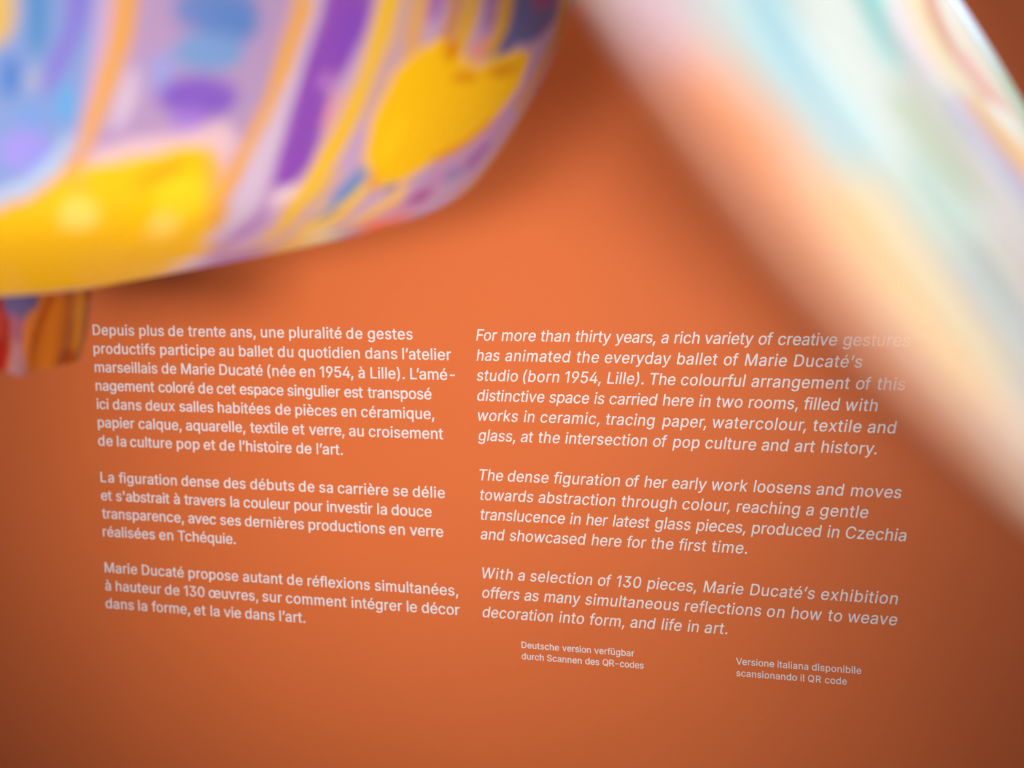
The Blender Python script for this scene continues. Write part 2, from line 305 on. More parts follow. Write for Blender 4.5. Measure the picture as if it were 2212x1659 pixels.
'k': (380, [[132,158,110,137,110,162,110,187,110,212,113,212,117,212,121,212,175,268,230,323,284,379,310,379,335,379,360,379,301,319,243,259,184,199,182,199,179,199,177,199,155,178],[73,0,53,0,53,170,53,339,53,509,73,509,93,509,114,509,114,339,114,170,114,0,93,0],[320,0,294,0,245,62,197,124,148,186,162,200,177,214,191,229,252,152,312,76,372,0,346,0]]),
'l': (167, [[53,0,53,0,53,0,53,519,53,519,53,519,114,519,114,519,114,519,114,0,114,0,114,0]]),
'm': (609, [[73,0,53,0,53,126,53,253,53,379,72,379,92,379,112,379,112,351,112,323,112,295,111,295,109,295,108,295,113,316,121,332,132,346,144,359,157,369,172,376,187,383,203,386,219,386,247,386,270,378,287,361,305,344,316,322,321,295,318,295,315,295,312,295,317,313,325,329,337,343,349,357,364,367,381,375,398,382,416,386,437,386,459,386,479,381,497,372,515,362,530,348,541,328,551,309,557,285,557,255,557,170,557,85,557,0,536,0,516,0,496,0,496,85,496,169,496,254,496,281,488,301,473,313,457,325,439,330,419,330,402,330,387,327,374,320,362,313,352,303,345,290,339,278,335,263,335,247,335,165,335,82,335,0,315,0,295,0,274,0,274,87,274,173,274,260,274,281,267,298,253,311,239,324,221,330,199,330,185,330,171,327,158,320,144,313,134,303,126,289,118,276,114,258,114,238,114,159,114,79,114,0,93,0]]),
'n': (409, [[114,249,114,227,114,151,114,76,114,0,93,0,73,0,53,0,53,126,53,253,53,379,72,379,92,379,112,379,112,349,112,318,112,287,109,287,106,287,102,287,114,322,131,347,152,362,174,377,199,384,227,384,253,384,276,379,295,369,314,358,330,342,341,321,352,299,357,273,357,240,357,160,357,80,357,0,337,0,316,0,296,0,296,78,296,157,296,235,296,265,288,288,273,304,258,321,237,329,210,329,192,329,175,325,161,317,146,309,135,298,126,283,118,267]]),
'o': (415, [[242,-8,207,-8,173,-8,143,0,117,16,91,33,71,56,56,85,41,114,34,149,34,187,34,227,41,262,56,291,71,321,91,343,117,360,143,376,173,384,207,384,242,384,273,376,299,360,325,343,345,321,359,291,374,262,381,227,381,187,381,149,374,114,359,85,345,56,325,33,299,16,273,0],[182,46,207,46,233,46,254,53,270,66,287,79,299,96,307,117,315,139,319,162,319,187,319,213,315,236,307,258,299,280,287,297,270,310,254,323,233,330,207,330,182,330,161,323,145,310,129,297,116,280,108,258,100,237,96,213,96,187,96,162,100,139,108,117,116,96,129,79,145,66,161,53]]),
'p': (424, [[73,-143,53,-143,53,31,53,205,53,379,72,379,92,379,112,379,112,359,112,339,112,319,114,319,116,319,118,319,123,327,129,336,137,346,145,356,157,365,171,373,186,381,205,384,229,384,261,384,289,376,313,361,337,345,356,322,370,293,383,263,390,229,390,189,390,149,383,114,370,84,356,55,337,32,313,16,289,0,261,-8,229,-8,206,-8,187,-4,173,4,158,12,146,21,138,31,130,42,123,51,118,59,117,59,115,59,114,59,114,-8,114,-76,114,-143,93,-143],[197,47,220,47,244,47,263,53,279,66,295,78,308,95,316,117,324,138,328,162,328,189,328,216,324,240,316,261,308,282,296,299,280,311,264,324,244,330,220,330,197,330,177,324,161,312,145,300,133,284,125,263,117,242,113,217,113,189,113,161,117,136,125,115,133,94,146,77,162,65,178,53]]),
'q': (424, [[372,31,372,-143,351,-143,331,-143,311,-143,311,-76,311,-8,311,59,309,59,308,59,306,59,302,51,295,42,287,31,278,21,267,12,252,4,238,-4,219,-8,195,-8,164,-8,136,0,111,16,87,32,68,55,55,84,41,114,34,149,34,189,34,229,41,263,55,293,69,322,88,345,112,361,136,376,164,384,196,384,219,384,238,381,253,373,268,365,279,356,287,346,296,336,302,327,307,319,309,319,311,319,313,319,313,339,313,359,313,379,332,379,352,379,372,379,372,205],[181,47,205,47,227,47,247,53,263,65,279,77,291,94,299,115,308,136,312,161,312,189,312,217,308,242,300,263,292,284,279,300,263,312,247,324,228,330,205,330,181,330,161,324,145,311,129,299,116,282,108,261,100,240,96,216,96,189,96,162,100,138,109,117,117,95,129,78,145,66,161,53]]),
'r': (259, [[73,0,53,0,53,126,53,253,53,379,72,379,92,379,112,379,112,360,112,340,112,321,113,321,114,321,115,321,122,340,135,355,152,367,170,379,190,385,213,385,218,385,223,385,229,384,235,384,240,384,243,384,243,363,243,343,243,322,242,323,237,323,230,324,223,325,215,326,207,326,189,326,173,322,159,315,145,307,134,297,126,284,118,270,114,255,114,237,114,158,114,79,114,0,93,0]]),
's': (365, [[211,-8,182,-8,156,-8,133,-4,112,3,92,11,75,23,62,38,49,53,40,72,36,94,55,98,74,102,94,107,99,86,109,70,124,60,139,50,158,45,181,45,208,45,229,51,244,62,260,74,268,87,268,103,268,116,263,127,254,136,245,144,231,151,212,155,191,160,170,165,149,170,115,178,89,191,72,208,55,225,47,247,47,274,47,296,53,315,65,332,77,348,94,361,115,370,136,380,160,384,187,384,213,384,235,380,254,372,272,365,287,353,299,339,310,325,319,309,324,290,305,286,287,281,268,277,263,292,255,304,243,316,230,327,212,333,187,333,165,333,146,327,131,317,116,306,109,293,109,277,109,263,114,252,124,243,134,235,150,228,172,223,191,218,210,214,229,209,264,201,290,188,306,171,323,154,331,133,331,107,331,84,325,64,312,47,300,30,282,16,260,6,237,-3]]),
't': (227, [[138,379,204,379,204,362,204,344,204,327,138,327,72,327,6,327,6,344,6,362,6,379,72,379],[65,345,65,471,85,471,106,471,126,471,126,347,126,222,126,98,126,81,129,69,136,61,143,54,154,50,170,50,174,50,179,50,185,51,191,52,197,53,202,54,206,36,209,19,213,2,207,0,200,-2,192,-3,184,-4,176,-4,168,-4,136,-4,110,4,92,21,74,38,65,62,65,93,65,219]]),
'u': (410, [[211,-5,182,-5,157,-5,134,0,115,11,95,21,80,37,69,59,58,80,53,107,53,139,53,219,53,299,53,379,73,379,93,379,114,379,114,301,114,222,114,144,114,114,121,91,137,75,152,58,173,50,200,50,218,50,235,54,249,62,264,70,275,81,283,97,292,112,296,131,296,153,296,228,296,304,296,379,316,379,337,379,357,379,357,253,357,126,357,0,337,0,318,0,298,0,298,31,298,61,298,92,301,92,304,92,307,92,295,57,279,32,257,17,235,2]]),
'v': (389, [[184,0,163,0,114,126,66,253,17,379,40,379,62,379,84,379,111,305,138,230,165,155,174,132,181,110,187,87,193,64,199,42,206,21,198,21,191,21,184,21,191,42,197,64,203,87,209,110,216,132,224,155,251,230,278,305,305,379,327,379,349,379,371,379,323,253,275,126,226,0,205,0]]),
'w': (567, [[158,0,138,0,99,126,61,253,23,379,44,379,66,379,87,379,103,324,118,269,133,214,140,191,147,165,154,137,161,108,168,76,175,41,172,41,168,41,165,41,172,75,179,106,186,135,193,163,199,190,206,214,221,269,237,324,252,379,273,379,295,379,316,379,332,324,347,269,362,214,368,190,375,164,382,136,388,107,395,76,402,41,399,41,395,41,391,41,399,75,406,107,413,135,420,164,427,190,434,214,449,269,465,324,480,379,502,379,523,379,545,379,506,253,468,126,429,0,409,0,389,0,368,0,352,57,335,114,319,172,314,189,309,207,305,225,300,243,295,261,291,280,286,299,281,318,277,338,281,338,286,338,291,338,286,319,281,299,277,280,272,261,267,243,263,225,258,206,253,189,248,172,231,114,215,57,199,0,178,0]]),
'x': (378, [[44,0,21,0,71,73,121,145,171,218,171,202,171,187,171,171,124,240,76,310,29,379,52,379,76,379,100,379,116,355,132,330,147,306,160,287,170,270,179,253,188,237,198,221,207,206,197,206,186,206,175,206,185,221,194,237,202,253,211,270,221,287,233,306,249,330,266,355,282,379,305,379,328,379,352,379,304,309,256,239,209,169,209,184,209,199,209,214,258,143,308,71,358,0,334,0,310,0,287,0,268,28,249,57,231,85,219,103,209,120,200,136,191,152,182,167,173,182,183,182,194,182,205,182,195,167,186,152,178,136,170,120,160,103,148,85,129,57,110,28,91,0,68,0]]),
'y': (389, [[51,-140,47,-139,52,-121,57,-103,61,-86,65,-86,68,-87,71,-87,83,-90,94,-91,104,-89,114,-87,122,-82,130,-74,138,-66,145,-53,151,-36,155,-24,159,-13,163,-1,114,126,66,252,17,379,40,379,62,379,84,379,111,305,138,230,165,155,174,132,181,109,187,87,193,64,199,42,206,21,198,21,191,21,184,21,190,42,196,64,202,87,209,110,216,132,224,155,251,230,278,305,305,379,327,379,349,379,371,379,316,234,260,88,204,-58,196,-78,187,-94,177,-107,166,-120,153,-129,139,-136,125,-142,109,-145,91,-145,81,-145,72,-144,65,-143,57,-142]]),
'z': (380, [[141,0,42,0,42,15,42,30,42,46,112,137,183,228,254,320,254,321,254,322,254,323,185,323,117,323,48,323,48,342,48,361,48,379,143,379,238,379,333,379,333,363,333,347,333,331,264,241,195,150,126,60,126,59,126,58,126,56,197,56,268,56,339,56,339,38,339,19,339,0,240,0]]),
'à': (389, [[182,-9,160,-9,136,-9,114,-4,94,5,75,14,59,27,48,45,36,62,30,83,30,108,30,130,35,147,43,161,52,175,63,185,78,193,92,201,108,207,125,211,143,215,160,218,178,220,201,223,219,225,234,227,248,228,258,231,265,235,272,239,276,245,276,255,276,255,276,256,276,257,276,272,273,286,267,297,261,308,252,316,240,322,228,328,213,331,196,331,178,331,162,328,149,322,136,317,126,309,118,301,110,292,104,283,100,274,80,280,61,285,41,291,50,314,62,332,79,346,95,360,113,369,133,375,153,381,173,384,194,384,208,384,223,383,239,379,255,376,271,370,286,360,301,351,313,338,322,320,332,303,337,280,337,251,337,168,337,84,337,0,317,0,297,0,277,0,277,17,277,35,277,52,275,52,274,52,272,52,268,43,261,34,252,25,243,15,230,7,215,1,200,-5],[155,45,170,45,193,45,212,50,228,59,243,68,255,79,263,93,271,107,276,122,276,138,276,155,276,173,276,190,273,187,268,184,259,182,251,180,242,178,231,176,221,174,210,172,200,171,190,170,182,169,175,168,161,166,147,163,134,159,121,154,111,148,103,139,96,131,92,119,92,105,92,92,95,81,102,72,109,63,118,57,130,52,142,48],[182,429,165,429,143,462,121,496,99,529,122,529,145,529,168,529,184,496,199,462,215,429,199,429]]),
'è': (403, [[238,-8,212,-8,175,-8,143,0,117,16,90,33,70,56,56,85,41,114,34,148,34,187,34,226,41,260,55,290,69,319,89,343,115,359,141,376,171,384,205,384,226,384,246,381,266,374,285,367,303,356,319,341,335,326,348,306,357,282,366,258,371,228,371,194,371,186,371,178,371,169,272,169,174,169,75,169,75,187,75,204,75,221,163,221,250,221,338,221,329,215,319,208,310,202,310,227,306,249,298,269,290,288,278,303,263,314,247,325,228,330,205,330,182,330,163,325,146,313,130,302,118,288,109,270,100,251,96,232,96,211,96,200,96,189,96,178,96,150,101,126,110,106,120,87,134,72,151,61,168,51,189,46,212,46,228,46,241,48,254,53,266,57,277,64,285,73,294,82,301,93,306,105,325,101,345,96,365,91,359,71,349,54,335,39,321,24,303,13,283,4,262,-4],[196,429,180,429,158,462,136,496,114,529,136,529,159,529,182,529,198,496,214,462,230,429,213,429]]),
'é': (403, [[238,-8,212,-8,175,-8,143,0,117,16,90,33,70,56,56,85,41,114,34,148,34,187,34,226,41,260,55,290,69,319,89,343,115,359,141,376,171,384,205,384,226,384,246,381,266,374,285,367,303,356,319,341,335,326,348,306,357,282,366,258,371,228,371,194,371,186,371,178,371,169,272,169,174,169,75,169,75,187,75,204,75,221,163,221,250,221,338,221,329,215,319,208,310,202,310,227,306,249,298,269,290,288,278,303,263,314,247,325,228,330,205,330,182,330,163,325,146,313,130,302,118,288,109,270,100,251,96,232,96,211,96,200,96,189,96,178,96,150,101,126,110,106,120,87,134,72,151,61,168,51,189,46,212,46,228,46,241,48,254,53,266,57,277,64,285,73,294,82,301,93,306,105,325,101,345,96,365,91,359,71,349,54,335,39,321,24,303,13,283,4,262,-4],[194,429,177,429,193,462,209,496,225,529,247,529,270,529,293,529,271,496,249,462,227,429,210,429]]),
'ü': (410, [[211,-5,182,-5,157,-5,134,0,115,11,95,21,80,37,69,59,58,80,53,107,53,139,53,219,53,299,53,379,73,379,93,379,114,379,114,301,114,222,114,144,114,114,121,91,137,75,152,58,173,50,200,50,218,50,235,54,249,62,264,70,275,81,283,97,292,112,296,131,296,153,296,228,296,304,296,379,316,379,337,379,357,379,357,253,357,126,357,0,337,0,318,0,298,0,298,31,298,61,298,92,301,92,304,92,307,92,295,57,279,32,257,17,235,2],[288,443,277,443,266,443,256,447,248,455,240,462,236,472,236,483,236,494,240,504,248,512,256,519,266,523,277,523,288,523,298,519,305,512,313,504,317,494,317,483,317,472,313,462,305,455,298,447],[144,443,133,443,122,443,112,447,104,455,97,462,93,472,93,483,93,494,97,504,104,512,112,519,122,523,133,523,144,523,154,519,162,512,170,504,173,494,173,483,173,472,170,462,162,455,154,447]]),
'œ': (693, [[242,-8,207,-8,173,-8,143,0,117,16,91,33,71,56,56,85,41,114,34,149,34,187,34,227,41,262,56,291,71,321,91,343,117,360,143,376,173,384,207,384,242,384,273,376,299,360,325,343,345,321,359,291,374,262,381,227,381,187,381,149,374,114,359,85,345,56,325,33,299,16,273,0],[182,46,207,46,233,46,254,53,270,66,287,79,299,96,307,117,315,139,319,162,319,187,319,213,315,236,307,258,299,280,287,297,270,310,254,323,233,330,207,330,182,330,161,323,145,310,129,297,116,280,108,258,100,237,96,213,96,187,96,162,100,139,108,117,116,96,129,79,145,66,161,53],[528,-8,502,-8,465,-8,433,0,406,16,380,33,360,56,345,85,331,114,324,148,324,187,324,226,331,260,345,290,359,319,379,343,405,359,430,376,460,384,495,384,515,384,536,381,555,374,575,367,593,356,609,341,625,326,637,306,647,282,656,258,661,228,661,194,661,186,661,178,661,169,562,169,463,169,364,169,364,187,364,204,364,221,452,221,540,221,628,221,618,215,609,208,599,202,599,227,595,249,587,269,579,288,568,303,552,314,537,325,517,330,495,330,472,330,452,325,436,313,420,302,407,288,398,270,390,251,385,232,385,211,385,200,385,189,385,178,385,150,390,126,400,106,410,87,423,72,441,61,458,51,478,46,502,46,517,46,531,48,543,53,555,57,566,64,575,73,584,82,591,93,595,105,615,101,635,96,654,91,649,71,639,54,625,39,610,24,593,13,572,4,551,-4]]),
'’': (176, [[67,318,52,318,62,382,72,445,82,509,105,509,128,509,151,509,133,445,116,382,98,318,83,318]]),
}

LINES = [
(0, 0.0, [('Depuis', -0.58, 23.6), ('plus', 39.41, 18.1), ('de', 64.13, 42.2), ('trente', 81.12, 19.7), ('ans,', 115.58, 13.7), ('une', 139.96, 24.8), ('pluralité', 162.54, 18.1), ('de', 207.66, 38.2), ('gestes', 224.29, 18.4)]),
(0, 14.0, [('productifs', -0.66, 20.7), ('participe', 56.38, 21.4), ('au', 105.83, 22.7), ('ballet', 121.7, 13.9), ('du', 153.28, 40.0), ('quotidien', 169.69, 19.1), ('dans', 221.9, 21.6), ('l’atelier', 250.15, 12.9)]),
(0, 28.0, [('marseillais', -0.37, 11.6), ('de', 57.23, 19.6), ('Marie', 73.24, 7.6), ('Ducaté', 104.88, 9.2), ('(née', 143.55, 23.4), ('en', 170.16, 29.5), ('1954,', 185.84, -21.4), ('à', 216.21, 0.0), ('Lille).', 225.21, 6.2), ('L’amé-', 255.6, 1.8)]),
(0, 42.0, [('nagement', -0.29, 6.9), ('coloré', 53.76, -7.3), ('de', 87.11, 22.1), ('cet', 102.49, 5.8), ('espace', 121.38, -7.0), ('singulier', 159.86, -3.5), ('est', 204.73, -10.9), ('transposé', 223.34, -8.0)]),
(0, 56.0, [('ici', -0.02, -2.6), ('dans', 14.0, 20.8), ('deux', 42.17, 11.3), ('salles', 70.74, 6.1), ('habitées', 102.48, 10.9), ('de', 149.58, 24.0), ('pièces', 165.38, 8.6), ('en', 201.83, 19.2), ('céramique,', 217.43, 7.4)]),
(0, 70.0, [('papier', -0.07, 8.0), ('calque,', 35.35, 11.5), ('aquarelle,', 75.57, 7.3), ('textile', 129.07, 6.9), ('et', 162.67, 31.7), ('verre,', 176.27, -6.0), ('au', 207.6, 9.5), ('croisement', 222.89, 8.3)]),
(0, 84.0, [('de', -0.29, 37.2), ('la', 15.85, 36.5), ('culture', 27.42, 15.7), ('pop', 66.85, 23.9), ('et', 89.66, 28.3), ('de', 102.87, 32.1), ('l’histoire', 119.15, 6.8), ('de', 165.29, 10.9), ('l’art.', 181.26, 10.2)]),
(0, 112.0, [('La', -0.15, 69.6), ('figuration', 16.53, 19.7), ('dense', 69.74, 21.5), ('des', 105.1, 13.1), ('débuts', 126.96, 24.0), ('de', 166.25, 34.2), ('sa', 182.55, 25.0), ('carrière', 197.23, 11.0), ('se', 240.44, 21.1), ('délie', 255.49, 18.7)]),
(0, 126.0, [('et', -0.16, 15.0), ("s'abstrait", 12.95, -0.0), ('à', 62.61, 0.0), ('travers', 71.89, -5.0), ('la', 109.74, -3.1), ('couleur', 120.86, 5.6), ('pour', 161.91, 4.7), ('investir', 188.04, -0.9), ('la', 227.45, 17.4), ('douce', 238.81, 0.4)]),
(0, 140.0, [('transparence,', 0.45, 8.3), ('avec', 74.18, -6.6), ('ses', 100.89, 16.9), ('dernières', 121.3, 10.7), ('productions', 172.8, 8.1), ('en', 236.64, 32.9), ('verre', 252.74, -6.1)]),
(0, 154.0, [('réalisées', -0.4, 11.2), ('en', 48.72, 30.4), ('Tchéquie.', 64.7, 1.7)]),
(0, 182.0, [('Marie', -0.43, 17.4), ('Ducaté', 32.0, 17.0), ('propose', 72.01, 12.8), ('autant', 117.91, 20.2), ('de', 154.09, 35.6), ('réflexions', 170.37, 11.2), ('simultanées,', 223.99, 13.8)]),
(0, 196.0, [('à', -0.36, 0.0), ('hauteur', 8.6, 17.5), ('de', 51.48, 28.6), ('130', 67.47, -5.1), ('œuvres,', 88.69, 6.3), ('sur', 133.32, 19.5), ('comment', 152.59, 23.0), ('intégrer', 205.2, 8.9), ('le', 248.27, 8.2), ('décor', 260.04, 3.8)]),
(0, 210.0, [('dans', -0.84, 25.3), ('la', 27.44, 25.8), ('forme,', 39.8, 14.2), ('et', 75.79, 30.2), ('la', 89.39, 13.6), ('vie', 101.09, -0.6), ('dans', 118.5, 15.1), ('l’art.', 146.48, 16.3)]),
(1, 0.0, [('For', 305.41, -3.0), ('more', 324.08, 11.1), ('than', 352.59, 5.1), ('thirty', 377.24, 4.1), ('years,', 405.37, -10.3), ('a', 436.72, 0.0), ('rich', 445.45, -1.6), ('variety', 466.15, -1.8), ('of', 501.73, -21.5), ('creative', 514.55, -0.4), ('gestures', 556.51, 3.9)]),
(1, 14.0, [('has', 305.51, 9.4), ('animated', 326.53, 26.8), ('the', 377.8, 30.9), ('everyday', 397.39, 10.7), ('ballet', 447.15, 20.2), ('of', 478.72, -6.5), ('Marie', 492.6, 20.1), ('Ducaté’s', 524.71, 23.8)]),
(1, 28.0, [('studio', 305.4, 14.1), ('(born', 338.29, 24.7), ('1954,', 368.7, -10.2), ('Lille).', 398.83, 9.6), ('The', 428.25, -1.7), ('colourful', 449.82, 13.3), ('arrangement', 497.19, 15.8), ('of', 564.75, -18.2), ('this', 578.36, 19.5)]),
(1, 42.0, [('distinctive', 305.26, 3.0), ('space', 357.81, -2.6), ('is', 389.76, -4.7), ('carried', 400.39, -1.4), ('here', 437.3, -1.4), ('in', 462.01, 8.1), ('two', 473.77, 9.8), ('rooms,', 495.04, 7.9), ('filled', 531.63, 6.0), ('with', 558.16, 25.8)]),
(1, 56.0, [('works', 305.1, 19.5), ('in', 339.11, 12.1), ('ceramic,', 351.11, 19.6), ('tracing', 397.88, 12.8), ('paper,', 437.0, 13.9), ('watercolour,', 470.88, 22.3), ('textile', 537.64, 27.0), ('and', 572.52, 16.5)]),
(1, 70.0, [('glass,', 305.67, 3.4), ('at', 336.82, -0.6), ('the', 349.56, 21.9), ('intersection', 368.74, 11.2), ('of', 430.34, -15.9), ('pop', 444.06, 10.0), ('culture', 466.08, 14.3), ('and', 503.86, 6.1), ('art', 525.54, 16.4), ('history.', 542.61, 16.6)]),
(1, 98.0, [('The', 305.09, 4.7), ('dense', 326.56, 14.3), ('figuration', 360.25, 15.6), ('of', 411.01, -21.2), ('her', 424.17, 2.4), ('early', 443.21, 5.7), ('work', 470.12, 17.4), ('loosens', 498.31, 10.4), ('and', 539.86, 8.9), ('moves', 561.78, 14.3)]),
(1, 112.0, [('towards', 305.89, 8.3), ('abstraction', 348.84, 11.7), ('through', 408.22, 14.7), ('colour,', 450.22, 12.7), ('reaching', 486.93, 8.6), ('a', 533.18, 0.0), ('gentle', 542.18, 22.9)]),
(1, 126.0, [('translucence', 305.89, 0.2), ('in', 371.3, 5.4), ('her', 382.99, -14.4), ('latest', 401.77, -1.9), ('glass', 431.41, -1.4), ('pieces,', 459.77, -0.7), ('produced', 497.16, 0.3), ('in', 546.97, 12.1), ('Czechia', 558.57, 7.3)]),
(1, 140.0, [('and', 305.76, 3.0), ('showcased', 327.22, 5.0), ('here', 386.44, 2.8), ('for', 411.62, 6.0), ('the', 428.62, 21.5), ('first', 447.88, 7.1), ('time.', 470.42, 25.0)]),
(1, 168.0, [('With', 305.62, 51.1), ('a', 332.93, 0.0), ('selection', 341.76, 19.0), ('of', 390.66, -19.8), ('130', 403.47, 12.7), ('pieces,', 425.53, 7.5), ('Marie', 464.25, 12.3), ('Ducaté’s', 495.8, 16.4), ('exhibition', 542.98, 28.1)]),
(1, 182.0, [('offers', 305.85, 3.9), ('as', 337.28, -7.8), ('many', 351.66, 0.5), ('simultaneous', 381.51, 17.5), ('reflections', 451.38, 14.0), ('on', 507.21, 38.5), ('how', 523.28, 3.0), ('to', 547.74, 20.0), ('weave', 560.53, 10.5)]),
(1, 196.0, [('decoration', 305.86, 10.4), ('into', 362.35, 16.4), ('form,', 384.49, 14.3), ('and', 413.51, 0.2), ('life', 435.18, 10.2), ('in', 453.32, 10.1), ('art.', 465.11, 24.0)]),
(2, 216.29, [('Deutsche', 334.76, 12.8), ('version', 365.02, -1.0), ('verfügbar', 388.14, 8.3)]),
(2, 224.38, [('durch', 334.91, 4.9), ('Scannen', 353.67, 10.5), ('des', 381.41, 0.5), ('QR-codes', 393.83, -9.7)]),
(3, 216.29, [('Versione', 487.21, 11.3), ('italiana', 514.85, 14.5), ('disponibile', 537.79, 18.4)]),
(3, 224.38, [('scansionando', 487.17, 12.5), ('il', 530.15, 26.0), ('QR', 535.13, 46.6), ('code', 546.38, 13.7)]),
]

KERN = {'Tc': -45, 'Ve': -30, 'Fo': -25, 'L’': -70, 'Wi': -8, 'r,': -45, 'y.': -35, 'l’': -8, '’a': -25, '’s': -10}


def outline(flatpts, n=4):
    q = np.array(flatpts, float).reshape(-1, 6)
    out = []
    for i in range(len(q)):
        a, b = q[i], q[(i + 1) % len(q)]
        p0, p1, p2, p3 = a[2:4], a[4:6], b[0:2], b[2:4]
        chord = p3 - p0
        L = math.hypot(*chord) + 1e-9
        flat = max(abs(chord[0] * (p[1] - p0[1]) - chord[1] * (p[0] - p0[0])) / L for p in (p1, p2)) < 0.7
        for k in range(1 if flat else n):
            t = k / (1 if flat else n)
            out.append((1 - t) ** 3 * p0 + 3 * t * (1 - t) ** 2 * p1 + 3 * t * t * (1 - t) * p2 + t ** 3 * p3)
    keep = [p for i, p in enumerate(out) if np.hypot(*(p - out[i - 1])) > 0.4]
    return np.array(keep)


def thicken(p, off, sign):
    """move an outline outward by off (x) and 0.6 off (y) to give the letter a medium weight"""
    e = np.roll(p, -1, 0) - p
    e /= np.linalg.norm(e, axis=1)[:, None]
    nrm = np.stack([e[:, 1], -e[:, 0]], 1) * sign
    m = nrm + np.roll(nrm, 1, 0)
    d = np.maximum((m * np.roll(nrm, 1, 0)).sum(1), 0.55)[:, None]
    return p + m / d * np.array([off, off * 0.6])


LETTER = {}
for ch, (adv, outs) in GLYPHS.items():
    LETTER[ch] = (adv, [outline(o) for o in outs])


GLYPH_CACHE = {}


def letter_faces(ch, weight):
    """triangles filling a letter (overlapping strokes are one shape)"""
    key = (ch, weight)
    if key in GLYPH_CACHE:
        return GLYPH_CACHE[key]
    outs = LETTER[ch][1]
    areas = [0.5 * np.sum(o[:, 0] * np.roll(o[:, 1], -1) - np.roll(o[:, 0], -1) * o[:, 1]) for o in outs]
    sign = 1 if areas[int(np.argmax(np.abs(areas)))] > 0 else -1
    outs = [thicken(o, weight, sign) for o in outs]
    pts, edges = [], []
    for o in outs:
        k = len(pts)
        pts += [Vector((float(a), float(b))) for a, b in o]
        edges += [(k + i, k + (i + 1) % len(o)) for i in range(len(o))]
    V, E, F = delaunay_2d_cdt(pts, edges, [], 0, 1e-3)[:3]
    V = np.array([tuple(v) for v in V])
    F = np.array([tuple(f) for f in F])
    cen = V[F].mean(1)
    wind = np.zeros(len(F), int)
    for o in outs:
        q = np.roll(o, -1, 0)
        for (x0, y0), (x1, y1) in zip(o, q):
            if y0 == y1:
                continue
            xi = (x1 - x0) * (cen[:, 1] - y0) / (y1 - y0) + x0
            wind += ((y0 <= cen[:, 1]) & (y1 > cen[:, 1]) & (xi > cen[:, 0])).astype(int)
            wind -= ((y1 <= cen[:, 1]) & (y0 > cen[:, 1]) & (xi > cen[:, 0])).astype(int)
    F = F[wind != 0]
    GLYPH_CACHE[key] = (V, F)
    return V, F


def line_mesh(words, kx, ky, shear, weight, z):
    """one line of vinyl lettering lying on the wall: front faces plus thin cut edges"""
    verts, faces = [], []
    for text, x0, track in words:
        x = 0
        for i, ch in enumerate(text):
            V, F = letter_faces(ch, weight)
            u = x0 / 1000 + (V[:, 0] + x) * kx + V[:, 1] * ky * shear
            v = V[:, 1] * ky + z
            k, n = len(verts), len(V)
            verts += [(a, -0.0003, b) for a, b in zip(u, v)] + [(a, 0.0002, b) for a, b in zip(u, v)]
            seen = {}
            for f in F:
                a, b, c = (int(q) for q in f)
                faces.append((k + a, k + b, k + c))
                for e in ((a, b), (b, c), (c, a)):
                    seen[e] = True
            for a, b in seen:
                if (b, a) not in seen:
                    faces.append((k + b, k + a, k + n + a, k + n + b))
            x += LETTER[ch][0] + track + KERN.get(text[i:i + 2], 0)
    me = bpy.data.meshes.new('text_line')
    me.from_pydata(verts, [], faces)
    me.validate()
    me.update()
    return me


vinyl = principled('white_vinyl_lettering', (0.80, 0.83, 0.90), 0.4)
UNIT = 0.014 * 0.558 / 509
STYLE = {0: (UNIT, UNIT, 0.0, 8), 1: (UNIT * 0.96, UNIT, 0.175, 5),
         2: (UNIT * 0.5733, UNIT * 0.585, 0.0, 8), 3: (UNIT * 0.5733, UNIT * 0.585, 0.0, 8)}
PARAS = [
    (0, 0, 6, 'white upright lettering in French, top seven-line paragraph of left column on terracotta wall', 'French wall paragraphs'),
    (0, 8, 11, 'white upright lettering in French, middle four-line paragraph of left column, ending en Tchéquie', 'French wall paragraphs'),
    (0, 13, 15, 'white upright lettering in French, lowest three-line paragraph of left column, mentioning 130 œuvres', 'French wall paragraphs'),
    (1, 0, 5, 'white slanted lettering in English, top six-line paragraph of right column, For more than thirty years', 'English wall paragraphs'),
    (1, 7, 10, 'white slanted lettering in English, middle four-line paragraph of right column, The dense figuration', 'English wall paragraphs'),
    (1, 12, 14, 'white slanted lettering in English, lowest paragraph of right column, With a selection of 130 pieces', 'English wall paragraphs'),
    (2, 15, 17, 'small white two-line caption in German below the right column, Deutsche version verfügbar', 'small wall captions'),
    (3, 15, 17, 'small white two-line caption in Italian at lower right, Versione italiana disponibile', 'small wall captions'),
]
for c, r0, r1, label, group in PARAS:
    rows = [L for L in LINES if L[0] == c and r0 <= L[1] / 14.0 + 1e-6 and L[1] / 14.0 <= r1 + 0.5]
    top = rows[0]
    base = Vector((top[2][0][1] / 1000, 0.0, Z0 - rows[-1][1] / 1000))
    cat = 'wall text' if c < 2 else 'caption'
    para = thing('wall_paragraph' if c < 2 else 'wall_caption', label, cat, base, group)
    kx, ky, sh, wt = STYLE[c]
    for _, v, words in rows:
        me = line_mesh(words, kx, ky, sh, wt, Z0 - v / 1000)
        me.transform(Matrix.Translation(-base))
        link('text_line', me, vinyl, para)

